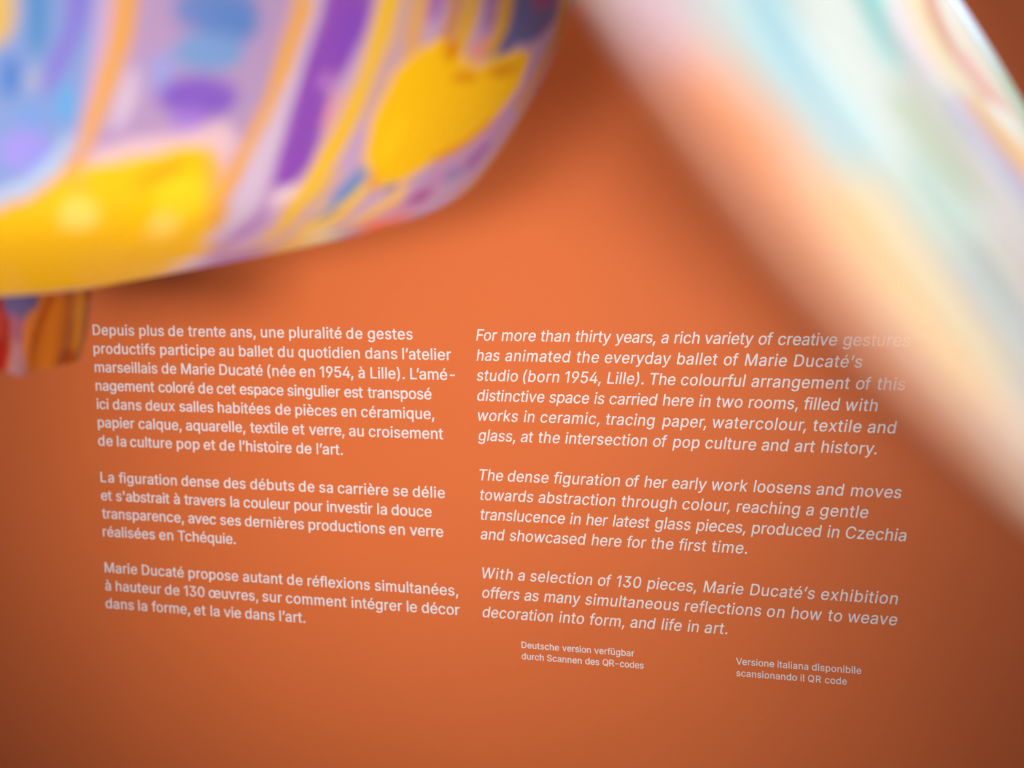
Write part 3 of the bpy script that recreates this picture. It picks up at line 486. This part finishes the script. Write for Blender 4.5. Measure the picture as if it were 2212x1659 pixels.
# ------------------------------------------------------------------ painted glass vase (left)
PAINT = [
((126,148,202), 2.1, [(40.1,260.1),(48.9,261.2),(48.8,239.6),(48.5,213.9),(48.1,198.2),(46.1,185.1),(43.3,176.6),(39.7,171.9)]),
((214,172,84), 1.8, [(41.6,260.1),(44,260.6),(44,244.8),(43.5,239),(41.6,234.3)]),
((72,130,186), 1.8, [(44.7,260.6),(45.9,260.6),(45.9,239),(45.4,233.1),(44.9,237.8)]),
((62,114,190), 1.8, [(44.4,227.8),(44.3,223),(44,220.6),(43.6,220.6),(43.4,223),(43.3,227.2),(43.4,231.9),(43.6,234.3),(43.9,234.3),(44.3,231.9)]),
((128,104,202), 1.8, [(47.2,261.2),(48.5,261.2),(48,243.6),(47.1,231.3),(46.3,221.8),(45.8,223.6),(46.3,233.1),(47.1,243.6)]),
((170,168,190), 1.5, [(45.7,226.6),(45.7,224.2),(45.4,223),(45.2,223),(44.9,224.2),(44.8,226.6),(44.9,228.3),(45.1,230.1),(45.3,230.1),(45.6,228.9)]),
((92,160,216), 1.8, [(48,218.1),(48,213.2),(47.7,210.8),(47.4,210.8),(47.1,213.2),(46.8,217.5),(46.8,222.4),(47.1,224.8),(47.5,224.8),(47.9,222.4)]),
((116,150,210), 1.8, [(46.3,213.9),(46.2,210.8),(45.7,208.9),(45.1,208.9),(44.5,210.8),(44.3,213.9),(44.5,216.9),(44.9,218.8),(45.6,218.8),(46.1,216.9)]),
((152,140,222), 2.8, [(46.7,200.7),(46.5,195.7),(45.6,193.1),(44.5,193.1),(43.5,196.3),(43.1,201.4),(43.5,205.8),(44.3,208.9),(45.4,208.9),(46.3,205.8)]),
((120,148,220), 1.5, [(46.6,196.3),(46.6,194.4),(46.2,193.7),(45.8,193.7),(45.6,194.4),(45.4,196.3),(45.4,198.2),(45.8,198.8),(46.2,198.8),(46.5,197.6)]),
((176,190,218), 1.8, [(41.6,181.4),(45.3,190.5),(47,200.1),(47.6,207.7),(48.2,205.1),(47.6,192.4),(45.8,182.2),(41.7,171.9)]),
((174,144,184), 1.8, [(51.2,262.3),(61.8,265.6),(62.1,233.7),(61.4,207),(59.9,195.7),(53.9,196.3),(49.3,192.4),(49.5,205.1),(50.4,218.8),(51.1,236.6)]),
((104,128,190), 3.4, [(59.5,252.8),(59.1,247.1),(57.7,243.1),(55.8,243.1),(54.3,246),(53.6,251.1),(54,256.7),(55.3,260.1),(57.1,260.6),(58.6,257.9)]),
((92,126,190), 3.1, [(59.9,247.7),(59.6,243.1),(58.7,240.1),(57.5,239.6),(56.3,242.5),(55.8,246.5),(55.9,251.7),(56.8,254.5),(58.1,254.5),(59.2,252.3)]),
((116,150,202), 2.8, [(59.2,237.8),(59,233.1),(57.7,230.7),(56.1,230.1),(54.6,232.5),(54,236.6),(54.3,240.7),(55.4,243.6),(57.1,243.6),(58.5,241.9)]),
((150,152,212), 2.8, [(54.5,228.9),(54.5,224.2),(54.3,220.6),(53.6,221.2),(53.1,224.2),(52.7,228.9),(52.7,233.7),(53.1,236.6),(53.6,237.2),(54.1,234.3)]),
((128,88,188), 2.8, [(59.6,221.2),(59.2,216.3),(57.8,213.2),(55.9,213.2),(54.3,216.3),(53.5,220.6),(53.9,225.4),(55.3,228.3),(57.1,228.3),(58.7,226)]),
((160,120,206), 2.4, [(57.6,212),(57.5,208.9),(56.9,207),(56.1,207),(55.3,208.9),(54.9,212),(55,215.1),(55.7,216.3),(56.4,216.3),(57.2,215.1)]),
((206,184,206), 2.4, [(52,218.8),(51.6,212.6),(51.2,208.9),(50.8,209.5),(50.7,213.9),(50.8,220.6),(51.1,227.2),(51.4,230.7),(51.8,230.1),(52,225.4)]),
((222,184,194), 2.4, [(49.7,200.1),(52.5,205.1),(56.2,207.7),(58.9,212),(60.8,205.1),(60.3,195.7),(54.3,196.9),(49.5,192.4)]),
((222,156,62), 1.4, [(49.9,261.8),(51.3,262.3),(51.3,244.2),(50.8,230.1),(50.2,216.9),(49.5,202),(48.8,193.7),(46.2,179.1),(41.7,165.4),(41.6,173.9),(45.6,182.2),(47.6,192.4),(48.6,202),(48.9,215.7),(49.5,231.9),(49.9,244.2)]),
((248,188,22), 1.7, [(39.7,168.9),(43.4,173.9),(46.2,180.7),(48.2,192.4),(49.8,195.7),(53.1,198.2),(56.1,202),(58.4,202),(60,194.4),(60.9,179.1),(65.4,138.7),(86.5,62.8),(101.1,22.2),(75.8,0),(42.5,0)]),
((255,204,34), 2.4, [(59,187.8),(59.8,180.7),(60,170.9),(59.4,163.1),(57.8,161.7),(56.1,167.8),(55,177.4),(55.2,185.8),(56.2,190.5),(57.7,191.1)]),
((255,212,96), 2.1, [(51.3,170.9),(51.6,163.1),(51.1,157.5),(49.9,158.9),(48.8,164.2),(48.1,171.9),(48.1,177.4),(48.8,180.7),(49.8,180.7),(50.7,177.4)]),
((255,210,90), 2.1, [(59.4,160.3),(60.1,151.3),(60,146.3),(59,146.3),(57.3,153),(56.1,161.7),(55.7,168.9),(56.2,171.9),(57.1,171.9),(58.2,167.8)]),
((236,164,24), 2.1, [(56.9,195),(56.8,192.4),(55.9,189.8),(54.8,187.1),(53.7,185.8),(53.1,187.1),(53.4,189.2),(54.1,192.4),(55.3,195),(56.4,195.7)]),
((238,176,60), 2.1, [(49.8,188.5),(49.7,186.5),(49.3,185.1),(48.6,185.8),(48.1,186.5),(47.9,188.5),(48,190.5),(48.5,191.1),(49,191.1),(49.5,190.5)]),
((244,172,72), 1.8, [(58,201.4),(59.8,195.7),(60.5,181.4),(61,166.6),(59.1,187.8)]),
((255,190,10), 2.4, [(56.4,160.3),(57.6,140.6),(58.1,128.1),(56.9,132.4),(55,151.3),(54.1,168.9),(54.3,178.3),(54.9,182.2),(55.4,180.7),(55.8,173.9)]),
((228,162,62), 1.2, [(61.8,265.6),(63.2,265.6),(63.6,253.4),(63.3,237.2),(62.8,217.5),(62.1,199.5),(61.9,178.3),(69,121.1),(101.1,44.2),(101.5,41.1),(61.4,163.1),(60.5,188.5),(61.2,205.1),(61.8,223),(61.9,241.9),(62.1,253.4)]),
((206,182,206), 1.2, [(63.2,265.6),(64.1,266.2),(64.4,253.9),(64.2,235.4),(64.4,212.6),(64.5,187.1),(66.5,156.1),(86.4,74.9),(101.2,47.3),(98.9,47.3),(65.9,138.7),(62.3,178.3),(62.3,199.5),(63,217.5),(63.6,237.2),(63.7,253.4)]),
((140,76,178), 1.4, [(64.4,266.2),(68.3,267.8),(68.8,251.7),(68.7,246),(68.3,236),(67.4,223.6),(68.1,207),(68.3,192.4),(67.3,184.4),(65.5,183.7),(64.9,196.3),(64.4,214.5),(64.2,235.4),(64.5,250.6)]),
((132,74,184), 1.8, [(68.3,245.4),(68.1,239.6),(67.4,236.6),(66.8,237.2),(66.2,241.9),(66.2,247.7),(66.4,252.8),(67.1,256.2),(67.8,255.1),(68.2,251.1)]),
((190,128,196), 1.2, [(67.3,227.8),(67.3,226),(67.1,224.8),(66.7,224.8),(66.3,226),(66,227.8),(66,229.5),(66.3,230.7),(66.5,230.7),(67.1,229.5)]),
((228,156,156), 1.4, [(68.8,215.7),(68.7,210.8),(68.5,207.7),(68.1,208.3),(67.7,212),(67.6,217.5),(67.7,222.4),(67.9,225.4),(68.3,224.8),(68.6,221.2)]),
((236,204,206), 1.4, [(68.5,183.7),(68.7,181.4),(68.5,177.4),(67.8,174.9),(67.1,172.9),(66.4,173.9),(66,177.4),(66.3,180.7),(67.1,183.7),(67.8,185.1)]),
((176,132,190), 1.2, [(65.8,182.9),(65.9,171.9),(66.3,151.3),(73.7,98),(79.7,83.8),(70.5,136.8),(67.9,164.2)]),
((240,188,48), 1.2, [(69,268.4),(70.8,268.9),(71.5,256.2),(71.7,246),(71.5,231.3),(71.5,212.6),(71,193.1),(70.9,173.9),(74.9,140.6),(85.3,98),(73.7,134.6),(68.5,171.9),(68.6,193.1),(69.1,211.4),(69.5,229.5),(69.4,245.4)]),
((216,172,108), 1.2, [(72.3,180.7),(72.4,172.9),(72.2,168.9),(71.7,170),(71,176.6),(70.9,183.7),(71.1,189.8),(71.8,192.4),(72.2,191.8),(72.2,187.8)]),
((206,164,164), 1.1, [(70.9,268.9),(72,269.5),(73.1,253.4),(72.9,243.1),(72.9,225.4),(72.2,213.9),(71.3,211.4),(71.1,231.3),(71.5,246)]),
((226,168,98), 1.1, [(72.2,269.5),(74.1,270.6),(74.5,253.9),(74.9,241.3),(73.4,237.8),(72.8,251.7)]),
((166,102,182), 0.9, [(74,270.6),(75.2,271.2),(76,257.3),(75.6,253.4),(74.7,251.7),(74.6,256.7)]),
((206,140,92), 1.1, [(75.6,271.2),(77.9,272.3),(78.8,251.7),(78.2,242.5),(76.8,244.2),(76.9,256.7)]),
((230,172,46), 1.1, [(78.1,272.3),(80.1,273.4),(81,254.5),(81,243.1),(78.9,244.2),(78.9,253.9)]),
((168,118,168), 0.9, [(80.6,273.9),(82.8,275.1),(83.7,255.1),(83,247.7),(81.9,256.7)]),
((230,150,132), 1.1, [(83,250.6),(84.3,248.3),(84.1,241.3),(82,236.6),(81.4,243.6)]),
((222,164,50), 0.9, [(82.9,275.1),(85,276.2),(86.8,251.7),(86,241.9),(84.6,240.7),(84.2,252.3)]),
((94,104,162), 1.1, [(85.1,276.2),(94.6,281.9),(97.9,264),(94.3,252.8),(89.1,248.3),(87.8,241.9),(86,242.5),(86.6,254.5)]),
((152,82,132), 1.2, [(95.3,270.1),(95.1,268.4),(93.5,266.2),(91.5,265.1),(89.9,265.6),(89.1,266.7),(89.3,268.9),(90.3,270.6),(92.1,271.2),(94,271.2)]),
((222,156,56), 0.9, [(95.1,282.5),(100.7,286.1),(108.5,271.7),(104.7,252.3),(102.1,235.4),(101,221.8),(98.1,223),(99.2,241.3),(100.3,256.7)]),
((192,140,164), 0.8, [(99.5,285.5),(107.1,291.1),(108.8,272.8),(109,252.3),(109.3,225.4),(105.2,221.2),(103.5,236),(108.8,253.9)]),
((255,196,22), 1.1, [(75.4,244.2),(77.5,247.7),(80.7,243.6),(81.5,239.6),(84.6,239),(88.7,245.4),(94,247.7),(95.6,232.5),(93,215.1),(88.9,201.4),(84.8,195),(82.5,187.1),(79.1,182.2),(76.6,187.1),(74.1,196.9),(72.8,212.6),(73.1,233.7)]),
((222,132,20), 1.4, [(80.1,243.1),(80.2,240.7),(80,239),(79.3,239),(78.6,240.1),(78.1,242.5),(77.9,245.4),(78.2,246.5),(78.8,247.1),(79.6,245.4)]),
((226,140,20), 1.4, [(85,233.7),(84.7,232.5),(83.8,231.3),(82.5,230.7),(81.4,231.3),(80.7,232.5),(80.9,234.3),(81.6,235.4),(83,235.4),(84.2,234.9)]),
((218,130,24), 1.2, [(92.4,239),(92,237.2),(90.2,236),(88.2,235.4),(86.4,236),(85.6,236.6),(86,237.8),(87.3,239),(89.3,239.6),(91.4,239.6)]),
((232,146,24), 1.1, [(84.6,197.6),(89.4,206.4),(92.6,217.5),(93.9,215.7),(89.8,201.4),(85,193.7)]),
((232,150,28), 1.1, [(77.9,185.8),(78.4,182.9),(78.4,181.4),(77.9,181.4),(77.3,182.9),(76.6,185.8),(76.3,188.5),(76.3,190.5),(76.6,190.5),(77.3,188.5)]),
((255,204,26), 1.5, [(77.9,203.9),(77.5,198.2),(77,195),(76.3,195.7),(75.8,200.7),(75.6,207),(75.9,213.2),(76.5,216.3),(77.2,215.1),(77.7,210.8)]),
((198,146,192), 0.9, [(96.5,246.5),(99,247.1),(98.3,234.3),(97.9,218.8),(97.5,205.1),(93.9,191.8),(90.5,185.8),(92.4,161.7),(105.4,130.3),(101.8,108.6),(94.8,116.2),(89.6,146.3),(85.1,174.9),(85.9,190.5),(91.1,197.6),(94.4,210.8),(96.9,225.4)]),
((158,104,188), 0.9, [(95.3,205.8),(97.5,205.8),(96.7,193.7),(93.9,191.8),(93,196.9)]),
((166,82,158), 0.9, [(89.8,179.1),(90.6,176.6),(91,172.9),(90.5,170),(88.7,170),(87.4,170.9),(86.4,173.9),(86.2,177.4),(87,179.9),(88.5,179.9)]),
((148,138,196), 1.1, [(94.3,191.8),(94.9,189.8),(94.2,187.8),(92.6,186.5),(91.2,185.8),(89.8,187.1),(89.3,189.2),(89.6,191.8),(90.8,193.1),(92.6,193.1)]),
((216,152,112), 0.6, [(103.6,231.3),(109.5,232.5),(109.6,209.5),(109.6,177.4),(106.3,151.3),(106.3,151.3),(100.7,179.9),(103.3,207.7)]),
((246,196,70), 0.9, [(75.6,187.1),(77.4,182.9),(78.2,168.9),(82.1,142.5),(88.4,106),(87.8,98),(74.2,153),(73.1,173.9)]),
((108,144,196), 0.8, [(75.5,193.1),(75.9,186.5),(75.4,174.9),(76.6,157.5),(75.1,158.9),(73.1,181.4),(74.1,191.8)]),
((140,126,142), 0.8, [(81.1,183.7),(81.4,182.2),(81.3,180.7),(80.7,180.7),(79.8,182.2),(79.3,183.7),(79.2,185.1),(79.5,185.8),(80.1,185.8),(80.6,185.1)]),
((216,180,192), 0.9, [(80.2,179.1),(82.3,177.4),(82.4,160.3),(86.1,136.8),(82.9,138.7),(79.5,164.2)]),
((250,196,102), 0.9, [(82.8,186.5),(85,174.9),(84.6,157.5),(87.4,138.7),(86.1,136.8),(81.4,164.2),(81.9,179.9)]),
((242,216,166), 0.9, [(81.5,148),(83.3,142.5),(84.4,136.8),(84.6,132.4),(83,132.4),(80.7,136.8),(79.1,142.5),(78.3,148),(78.6,151.3),(79.7,151.3)]),
((124,134,196), 0.8, [(82.3,153),(84.1,148),(84.8,144.4),(85.6,140.6),(84.6,140.6),(83.3,142.5),(81.4,148),(80.7,151.3),(80.5,154.6),(81.3,154.6)]),
((255,134,64), 0.8, [(88.7,158.9),(90.5,154.6),(91.4,149.7),(91.9,144.4),(90.7,142.5),(87.8,146.3),(85.9,151.3),(85.3,156.1),(86.1,158.9),(87.1,160.3)]),
((228,152,172), 0.8, [(85.1,170),(89.2,167.8),(99.8,134.6),(101.6,111.3),(101.8,98),(87.8,116.2),(90.2,138.7)]),
((250,192,50), 0.9, [(66.9,80.8),(71.3,98),(89.2,47.3),(101.5,31.7),(102,6.3),(83.2,28.5)]),
((226,204,216), 0.9, [(71.3,98),(72.7,106),(90.6,56.6),(102.2,41.1),(101.5,31.7),(89.2,47.3)]),
((168,122,188), 0.9, [(75.4,103.3),(80.5,118.7),(101.7,71.9),(101.2,68.9),(102.2,41.1),(90.6,56.6)]),
((248,186,74), 0.9, [(79.6,121.1),(82,132.4),(100.6,89.5),(103.4,83.8),(101.2,68.9),(101.7,71.9)]),
((240,196,110), 0.9, [(83.8,125.9),(85.3,132.4),(102,98),(101.3,95.1),(103.4,83.8),(100.6,89.5)]),
((244,222,170), 0.9, [(83.4,134.6),(86,142.5),(104,108.6),(102.9,106),(103.6,92.3),(100.8,98)]),
((96,112,196), 0.8, [(85.3,142.5),(88.4,146.3),(103.3,118.7),(105,113.8),(102.4,106),(103.4,108.6)]),
((226,200,190), 0.8, [(91.2,138.7),(92.5,140.6),(104.8,121.1),(105.4,116.2),(104.5,113.8),(102.6,118.7)]),
((255,106,36), 0.9, [(89.2,146.3),(95.1,158.9),(107,140.6),(106.5,136.8),(104.7,116.2),(102.9,121.1)]),
((236,160,180), 0.8, [(98.5,151.3),(99.4,156.1),(105.2,146.3),(107.3,140.6),(105.3,136.8),(105.2,140.6)]),
((190,140,190), 0.9, [(100.8,156.1),(102,170.9),(103.1,163.1),(108.2,156.1),(107.3,140.6),(105.2,146.3)]),
]

AX, AY, ZB = 0.19578, -0.43480, 1.46461
PZ = [0, .0048, .0104, .0176, .0256, .0368, .0528, .072, .1, .132, .168, .208, .30, .40, .47, .53, .57, .60]
PR = [0.0787, 0.1063, 0.1439, 0.1842, 0.2241, 0.2502, 0.2624, 0.2758, 0.2914, 0.3038, 0.3336, 0.3665, 0.388, 0.368, 0.325, 0.27, 0.24, 0.255]
zz = np.concatenate([np.linspace(0, .60, 220)])
rr = np.interp(zz, PZ, PR)
for _ in range(12):   # ease the corners of the profile
    rr[1:-1] = rr[1:-1] * 0.5 + (rr[:-2] + rr[2:]) * 0.25
ss = np.r_[0, np.cumsum(np.hypot(np.diff(zz), np.diff(rr)))] * 1000
NPH = 720
ph = np.linspace(0, 2 * math.pi, NPH, endpoint=False)
vase = thing('painted_glass_vase', 'big round glass vase painted with purple, blue and yellow petals, at upper left', 'vase', (AX, AY, ZB))
outer = np.stack([rr * np.sin(ph)[:, None], -rr * np.cos(ph)[:, None], np.tile(zz, (NPH, 1))], -1)
ri = np.maximum(rr - 0.005, 0.01)[::-1]
zi = (zz + 0.006 * np.exp(-zz / 0.03))[::-1]
inner = np.stack([ri * np.sin(ph)[:, None], -ri * np.cos(ph)[:, None], np.tile(zi, (NPH, 1))], -1)
shell = np.concatenate([outer, inner], 1)
shell = np.concatenate([shell, np.tile([[[0, 0, 0.006]]], (NPH, 1, 1))], 1)
shell = np.concatenate([np.tile([[[0, 0, 0.0]]], (NPH, 1, 1)), shell], 1)
me = grid_mesh('body', shell, closed_u=True)
phd = np.degrees(ph)
# the painted motif covers 36..110 degrees of the belly and repeats round the vase
local = 36 + (phd - 36) % 74
sarc = np.concatenate([[0], ss, ss[::-1], [0]])
gx = np.repeat(local, len(sarc))
gy = np.tile(np.where(sarc < 275, sarc, 550 - sarc), NPH)   # mirrored above the belly
rgb = paint_layers(gx, gy, (196, 160, 198), PAINT, 4.9, 1.0, 1.0)
set_pigment_or_sheen(me, rgb * 0.92)
enamel = glazed('painted_glass_enamel', 0.4, 0.12, 0.08)
link('body', me, enamel, vase)

# foot: a ring of hanging glass petals
fz = np.linspace(0.012, -0.0345, 26)
NF = 360
fph = np.linspace(0, 2 * math.pi, NF, endpoint=False)
FR = np.interp(fz, [-0.0345, -0.022, -0.006, 0.012], [0.0660, 0.0700, 0.0730, 0.0725])
drop = 0.0012 * np.cos(fph * 20) + 0.001 * np.cos(fph * 9 + 0.5)
zf = np.where(fz[None] < 0, fz[None] * (1 + drop[:, None] / 0.0345), fz[None] + 0 * drop[:, None])
fr = FR[None] * (1 + 0.006 * np.cos(fph * 20)[:, None])
fo = np.stack([fr * np.sin(fph)[:, None], -fr * np.cos(fph)[:, None], zf], -1)
fi = np.stack([(fr - 0.006) * np.sin(fph)[:, None], -(fr - 0.006) * np.cos(fph)[:, None], zf], -1)[:, ::-1]
ring = np.concatenate([fo, fi], 1)
me = grid_mesh('foot', ring, closed_u=True)
FOOT = [
    ((130,30,20), 1.0, [(43.6,43.6),(64.4,42.2),(65.5,21.9),(66.2,9.6),(65.2,-1.5),(41.9,-1.5)]),
    ((150,48,38), 1.2, [(52.1,31.1),(63.3,26.2),(63.3,13.9),(51.9,15.1)]),
    ((140,24,16), 1.0, [(62.1,10.1),(65,9.8),(65.4,-1.5),(59.1,-1.5)]),
    ((84,72,110), 1.2, [(60.7,42.4),(79.2,41.2),(76.2,29.1),(69.8,23.6),(64,24.1)]),
    ((132,74,92), 1.0, [(65,26),(70.8,25.5),(70.4,13.2),(70.8,6.9),(67.2,7.4)]),
    ((146,96,100), 1.0, [(66.8,15.6),(70.4,13.2),(74.4,2.4),(74.5,-1.5),(66.4,-1.5)]),
    ((176,98,40), 1.0, [(72.2,28.4),(83.1,32.5),(78.8,22.6),(73.6,13),(74.8,0.2),(71.1,13.2),(70.7,21.4)]),
    ((176,94,24), 1.0, [(83.8,40.7),(96.9,39.7),(99.2,18.3),(106.9,-1.5),(79,-1.5),(75.7,2.4),(75.7,12.7),(80.1,22.6)]),
    ((150,66,16), 0.8, [(83.2,34.7),(85.5,32.3),(78.4,16.6),(75.8,4.3),(74.1,6.7),(74.5,17.1),(78.4,27)]),
    ((198,128,24), 0.8, [(98.4,39.5),(106.4,39),(112,12.7),(117.9,1.2),(103.6,7.2),(97.3,22.9)]),
    ((180,92,24), 0.8, [(106.4,39),(123.1,37.6),(121.7,8.1),(114.1,-1.5),(110.6,12.7)]),
    ((150,60,16), 0.8, [(92.4,5.5),(105.7,3.8),(105.1,-1.5),(94.1,-1.5)]),
]
fl = 28 + (np.degrees(fph) - 28) % 90
gx = np.repeat(fl, ring.shape[1])
gy = ((zf - zf.min(1, keepdims=True)) * 1000)
gy = np.concatenate([gy, gy[:, ::-1]], 1).ravel()
set_pigment_or_sheen(me, paint_layers(gx, gy, (168, 90, 24), FOOT, 1.3, 1.0, 1.0) * 0.92)
link('foot', me, enamel, vase)
steel = principled('thin_steel_wire', (0.5, 0.5, 0.5), 0.3, Metallic=1.0)
for k in range(3):
    a = math.radians(30 + 120 * k)
    rx, ry = 0.246 * math.sin(a), -0.246 * math.cos(a)
    tube('hanging_wire', [(rx, ry, 0.585), (rx * .98, ry * .98, 1.1), (rx * .96, ry * .96, 3.2 - ZB)], 0.0012, steel, vase, 8)

# ------------------------------------------------------------------ iridescent glass sheet (right)
SHEEN_STREAKS = [  # reflected bands and the wall's orange sheen, painted into the sheet's colour
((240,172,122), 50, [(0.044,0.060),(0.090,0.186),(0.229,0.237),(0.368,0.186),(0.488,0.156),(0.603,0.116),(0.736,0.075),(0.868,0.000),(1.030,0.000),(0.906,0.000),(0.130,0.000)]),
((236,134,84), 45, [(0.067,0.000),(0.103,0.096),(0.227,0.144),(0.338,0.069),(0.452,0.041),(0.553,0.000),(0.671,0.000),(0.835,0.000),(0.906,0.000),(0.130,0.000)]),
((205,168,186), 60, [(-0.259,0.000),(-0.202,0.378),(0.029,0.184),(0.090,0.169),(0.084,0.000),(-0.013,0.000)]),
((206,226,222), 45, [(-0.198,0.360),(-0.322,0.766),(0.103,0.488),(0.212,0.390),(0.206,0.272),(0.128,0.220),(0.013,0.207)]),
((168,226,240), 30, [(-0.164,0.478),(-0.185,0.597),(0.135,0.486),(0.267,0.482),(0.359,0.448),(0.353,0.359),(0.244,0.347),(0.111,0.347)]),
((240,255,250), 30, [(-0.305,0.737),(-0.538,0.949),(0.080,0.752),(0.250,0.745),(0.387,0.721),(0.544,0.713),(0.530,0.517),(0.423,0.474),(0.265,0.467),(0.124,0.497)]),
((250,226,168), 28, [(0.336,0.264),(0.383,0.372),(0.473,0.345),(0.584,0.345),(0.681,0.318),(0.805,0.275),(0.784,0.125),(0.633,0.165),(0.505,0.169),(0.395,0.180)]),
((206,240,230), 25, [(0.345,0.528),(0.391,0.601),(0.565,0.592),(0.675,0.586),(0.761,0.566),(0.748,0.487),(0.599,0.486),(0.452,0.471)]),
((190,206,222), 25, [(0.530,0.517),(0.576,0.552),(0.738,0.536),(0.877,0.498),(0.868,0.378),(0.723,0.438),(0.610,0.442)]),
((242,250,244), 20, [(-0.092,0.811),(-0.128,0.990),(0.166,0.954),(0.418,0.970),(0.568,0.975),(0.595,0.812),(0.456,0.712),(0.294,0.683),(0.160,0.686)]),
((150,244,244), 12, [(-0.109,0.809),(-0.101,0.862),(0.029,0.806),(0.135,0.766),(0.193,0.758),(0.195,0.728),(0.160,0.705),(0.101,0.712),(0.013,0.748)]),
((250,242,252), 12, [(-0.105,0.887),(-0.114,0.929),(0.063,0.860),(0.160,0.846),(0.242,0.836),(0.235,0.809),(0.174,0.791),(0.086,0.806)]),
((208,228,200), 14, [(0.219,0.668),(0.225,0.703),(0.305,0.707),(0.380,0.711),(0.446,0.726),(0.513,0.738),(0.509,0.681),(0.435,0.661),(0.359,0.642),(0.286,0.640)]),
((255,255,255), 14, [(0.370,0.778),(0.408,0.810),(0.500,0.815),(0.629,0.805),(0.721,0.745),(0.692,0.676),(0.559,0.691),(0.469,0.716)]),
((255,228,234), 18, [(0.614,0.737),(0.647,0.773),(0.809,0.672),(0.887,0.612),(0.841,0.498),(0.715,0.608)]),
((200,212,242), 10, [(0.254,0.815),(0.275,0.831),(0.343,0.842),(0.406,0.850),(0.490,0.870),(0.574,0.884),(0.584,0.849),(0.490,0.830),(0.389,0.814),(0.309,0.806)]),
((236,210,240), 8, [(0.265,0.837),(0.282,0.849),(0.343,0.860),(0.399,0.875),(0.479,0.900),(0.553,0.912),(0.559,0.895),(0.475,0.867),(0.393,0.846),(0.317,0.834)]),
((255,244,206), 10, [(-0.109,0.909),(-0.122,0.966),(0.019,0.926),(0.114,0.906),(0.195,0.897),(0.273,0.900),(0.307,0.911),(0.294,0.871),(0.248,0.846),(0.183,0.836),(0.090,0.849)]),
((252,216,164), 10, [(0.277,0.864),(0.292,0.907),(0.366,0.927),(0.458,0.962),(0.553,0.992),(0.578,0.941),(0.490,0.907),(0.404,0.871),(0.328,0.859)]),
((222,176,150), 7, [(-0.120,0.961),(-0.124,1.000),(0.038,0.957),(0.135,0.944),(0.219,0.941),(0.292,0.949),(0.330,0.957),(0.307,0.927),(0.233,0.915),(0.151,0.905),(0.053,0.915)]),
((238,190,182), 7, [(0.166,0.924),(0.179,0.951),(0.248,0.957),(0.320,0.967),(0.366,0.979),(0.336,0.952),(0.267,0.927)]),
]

CN = [[-0.00834, 0.06105, 0.64591], [0.01706, -0.03526, -0.86527], [0.02505, -0.08134, 1.53307]]
CF = [[0.03668, 0.07094, 0.64431], [-0.04452, -0.03323, -0.31838], [-0.09121, -0.10494, 1.58436]]
NA, NT = 300, 200
aa = np.linspace(-0.62, 1.30, NA)
tt = np.linspace(0, 1, NT)
bb = tt / (4 - 3 * tt)
near = np.stack([np.polyval(c, aa) for c in CN], -1)
far = np.stack([np.polyval(c, aa) for c in CF], -1)
top = near[:, None] * (1 - bb)[None, :, None] + far[:, None] * bb[None, :, None]
du = np.gradient(top, axis=0)
dv = np.gradient(top, axis=1)
nn = np.cross(du, dv)
nn /= np.linalg.norm(nn, axis=2)[..., None]
if nn[..., 2].mean() < 0:
    nn = -nn
# gentle flutes along the sheet
wave = 0.0004 * np.sin(tt * 46)[None, :] * np.minimum(1, bb * 8)[None, :]
top = top + nn * wave[..., None]
under = top - nn * 0.003
origin = top[NA // 2, NT // 2].copy()
sheet = thing('iridescent_glass_sheet', 'large iridescent pearly white sheet with cyan, peach and lilac streaks, slanting across upper right', 'glass sculpture', origin.tolist())
tube_v = np.concatenate([top, under[:, ::-1]], 1) - origin
tube_v = tube_v.transpose(1, 0, 2)
me = grid_mesh('glass_sheet', tube_v, closed_u=True)
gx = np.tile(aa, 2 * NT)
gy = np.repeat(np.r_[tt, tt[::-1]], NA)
rgb = paint_layers(gx, gy, (234, 230, 214), SHEEN_STREAKS, 1150.0, 700.0, 1.0)
set_pigment_or_sheen(me, rgb * 0.95)
pearl = glazed('iridescent_pearl_glass', 0.32, 0.15, 0.3, 420.0)
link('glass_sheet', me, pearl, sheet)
edge = far - origin + nn[:, -1] * -0.0015
rim = tube('glass_rim', edge, 0.0052, glazed('grey_green_glass_rim', 0.3, 0.05, 0.3), sheet, 14)
along = np.clip((np.tile(np.r_[aa[0], aa, aa[-1]], 14) - 0.05) / 0.25, 0, 1)[:, None]
set_pigment_or_sheen(rim.data, lin((140, 150, 170)) * (1 - along) + lin((108, 118, 106)) * along)
for k in (12, NA // 4):
    p = (near[k] * 0.3 + far[k] * 0.7) - origin
    tube('hanging_wire', [p, p + np.array([0, 0, .4]), (p[0], p[1], 3.2 - origin[2])], 0.0012, steel, sheet, 8)
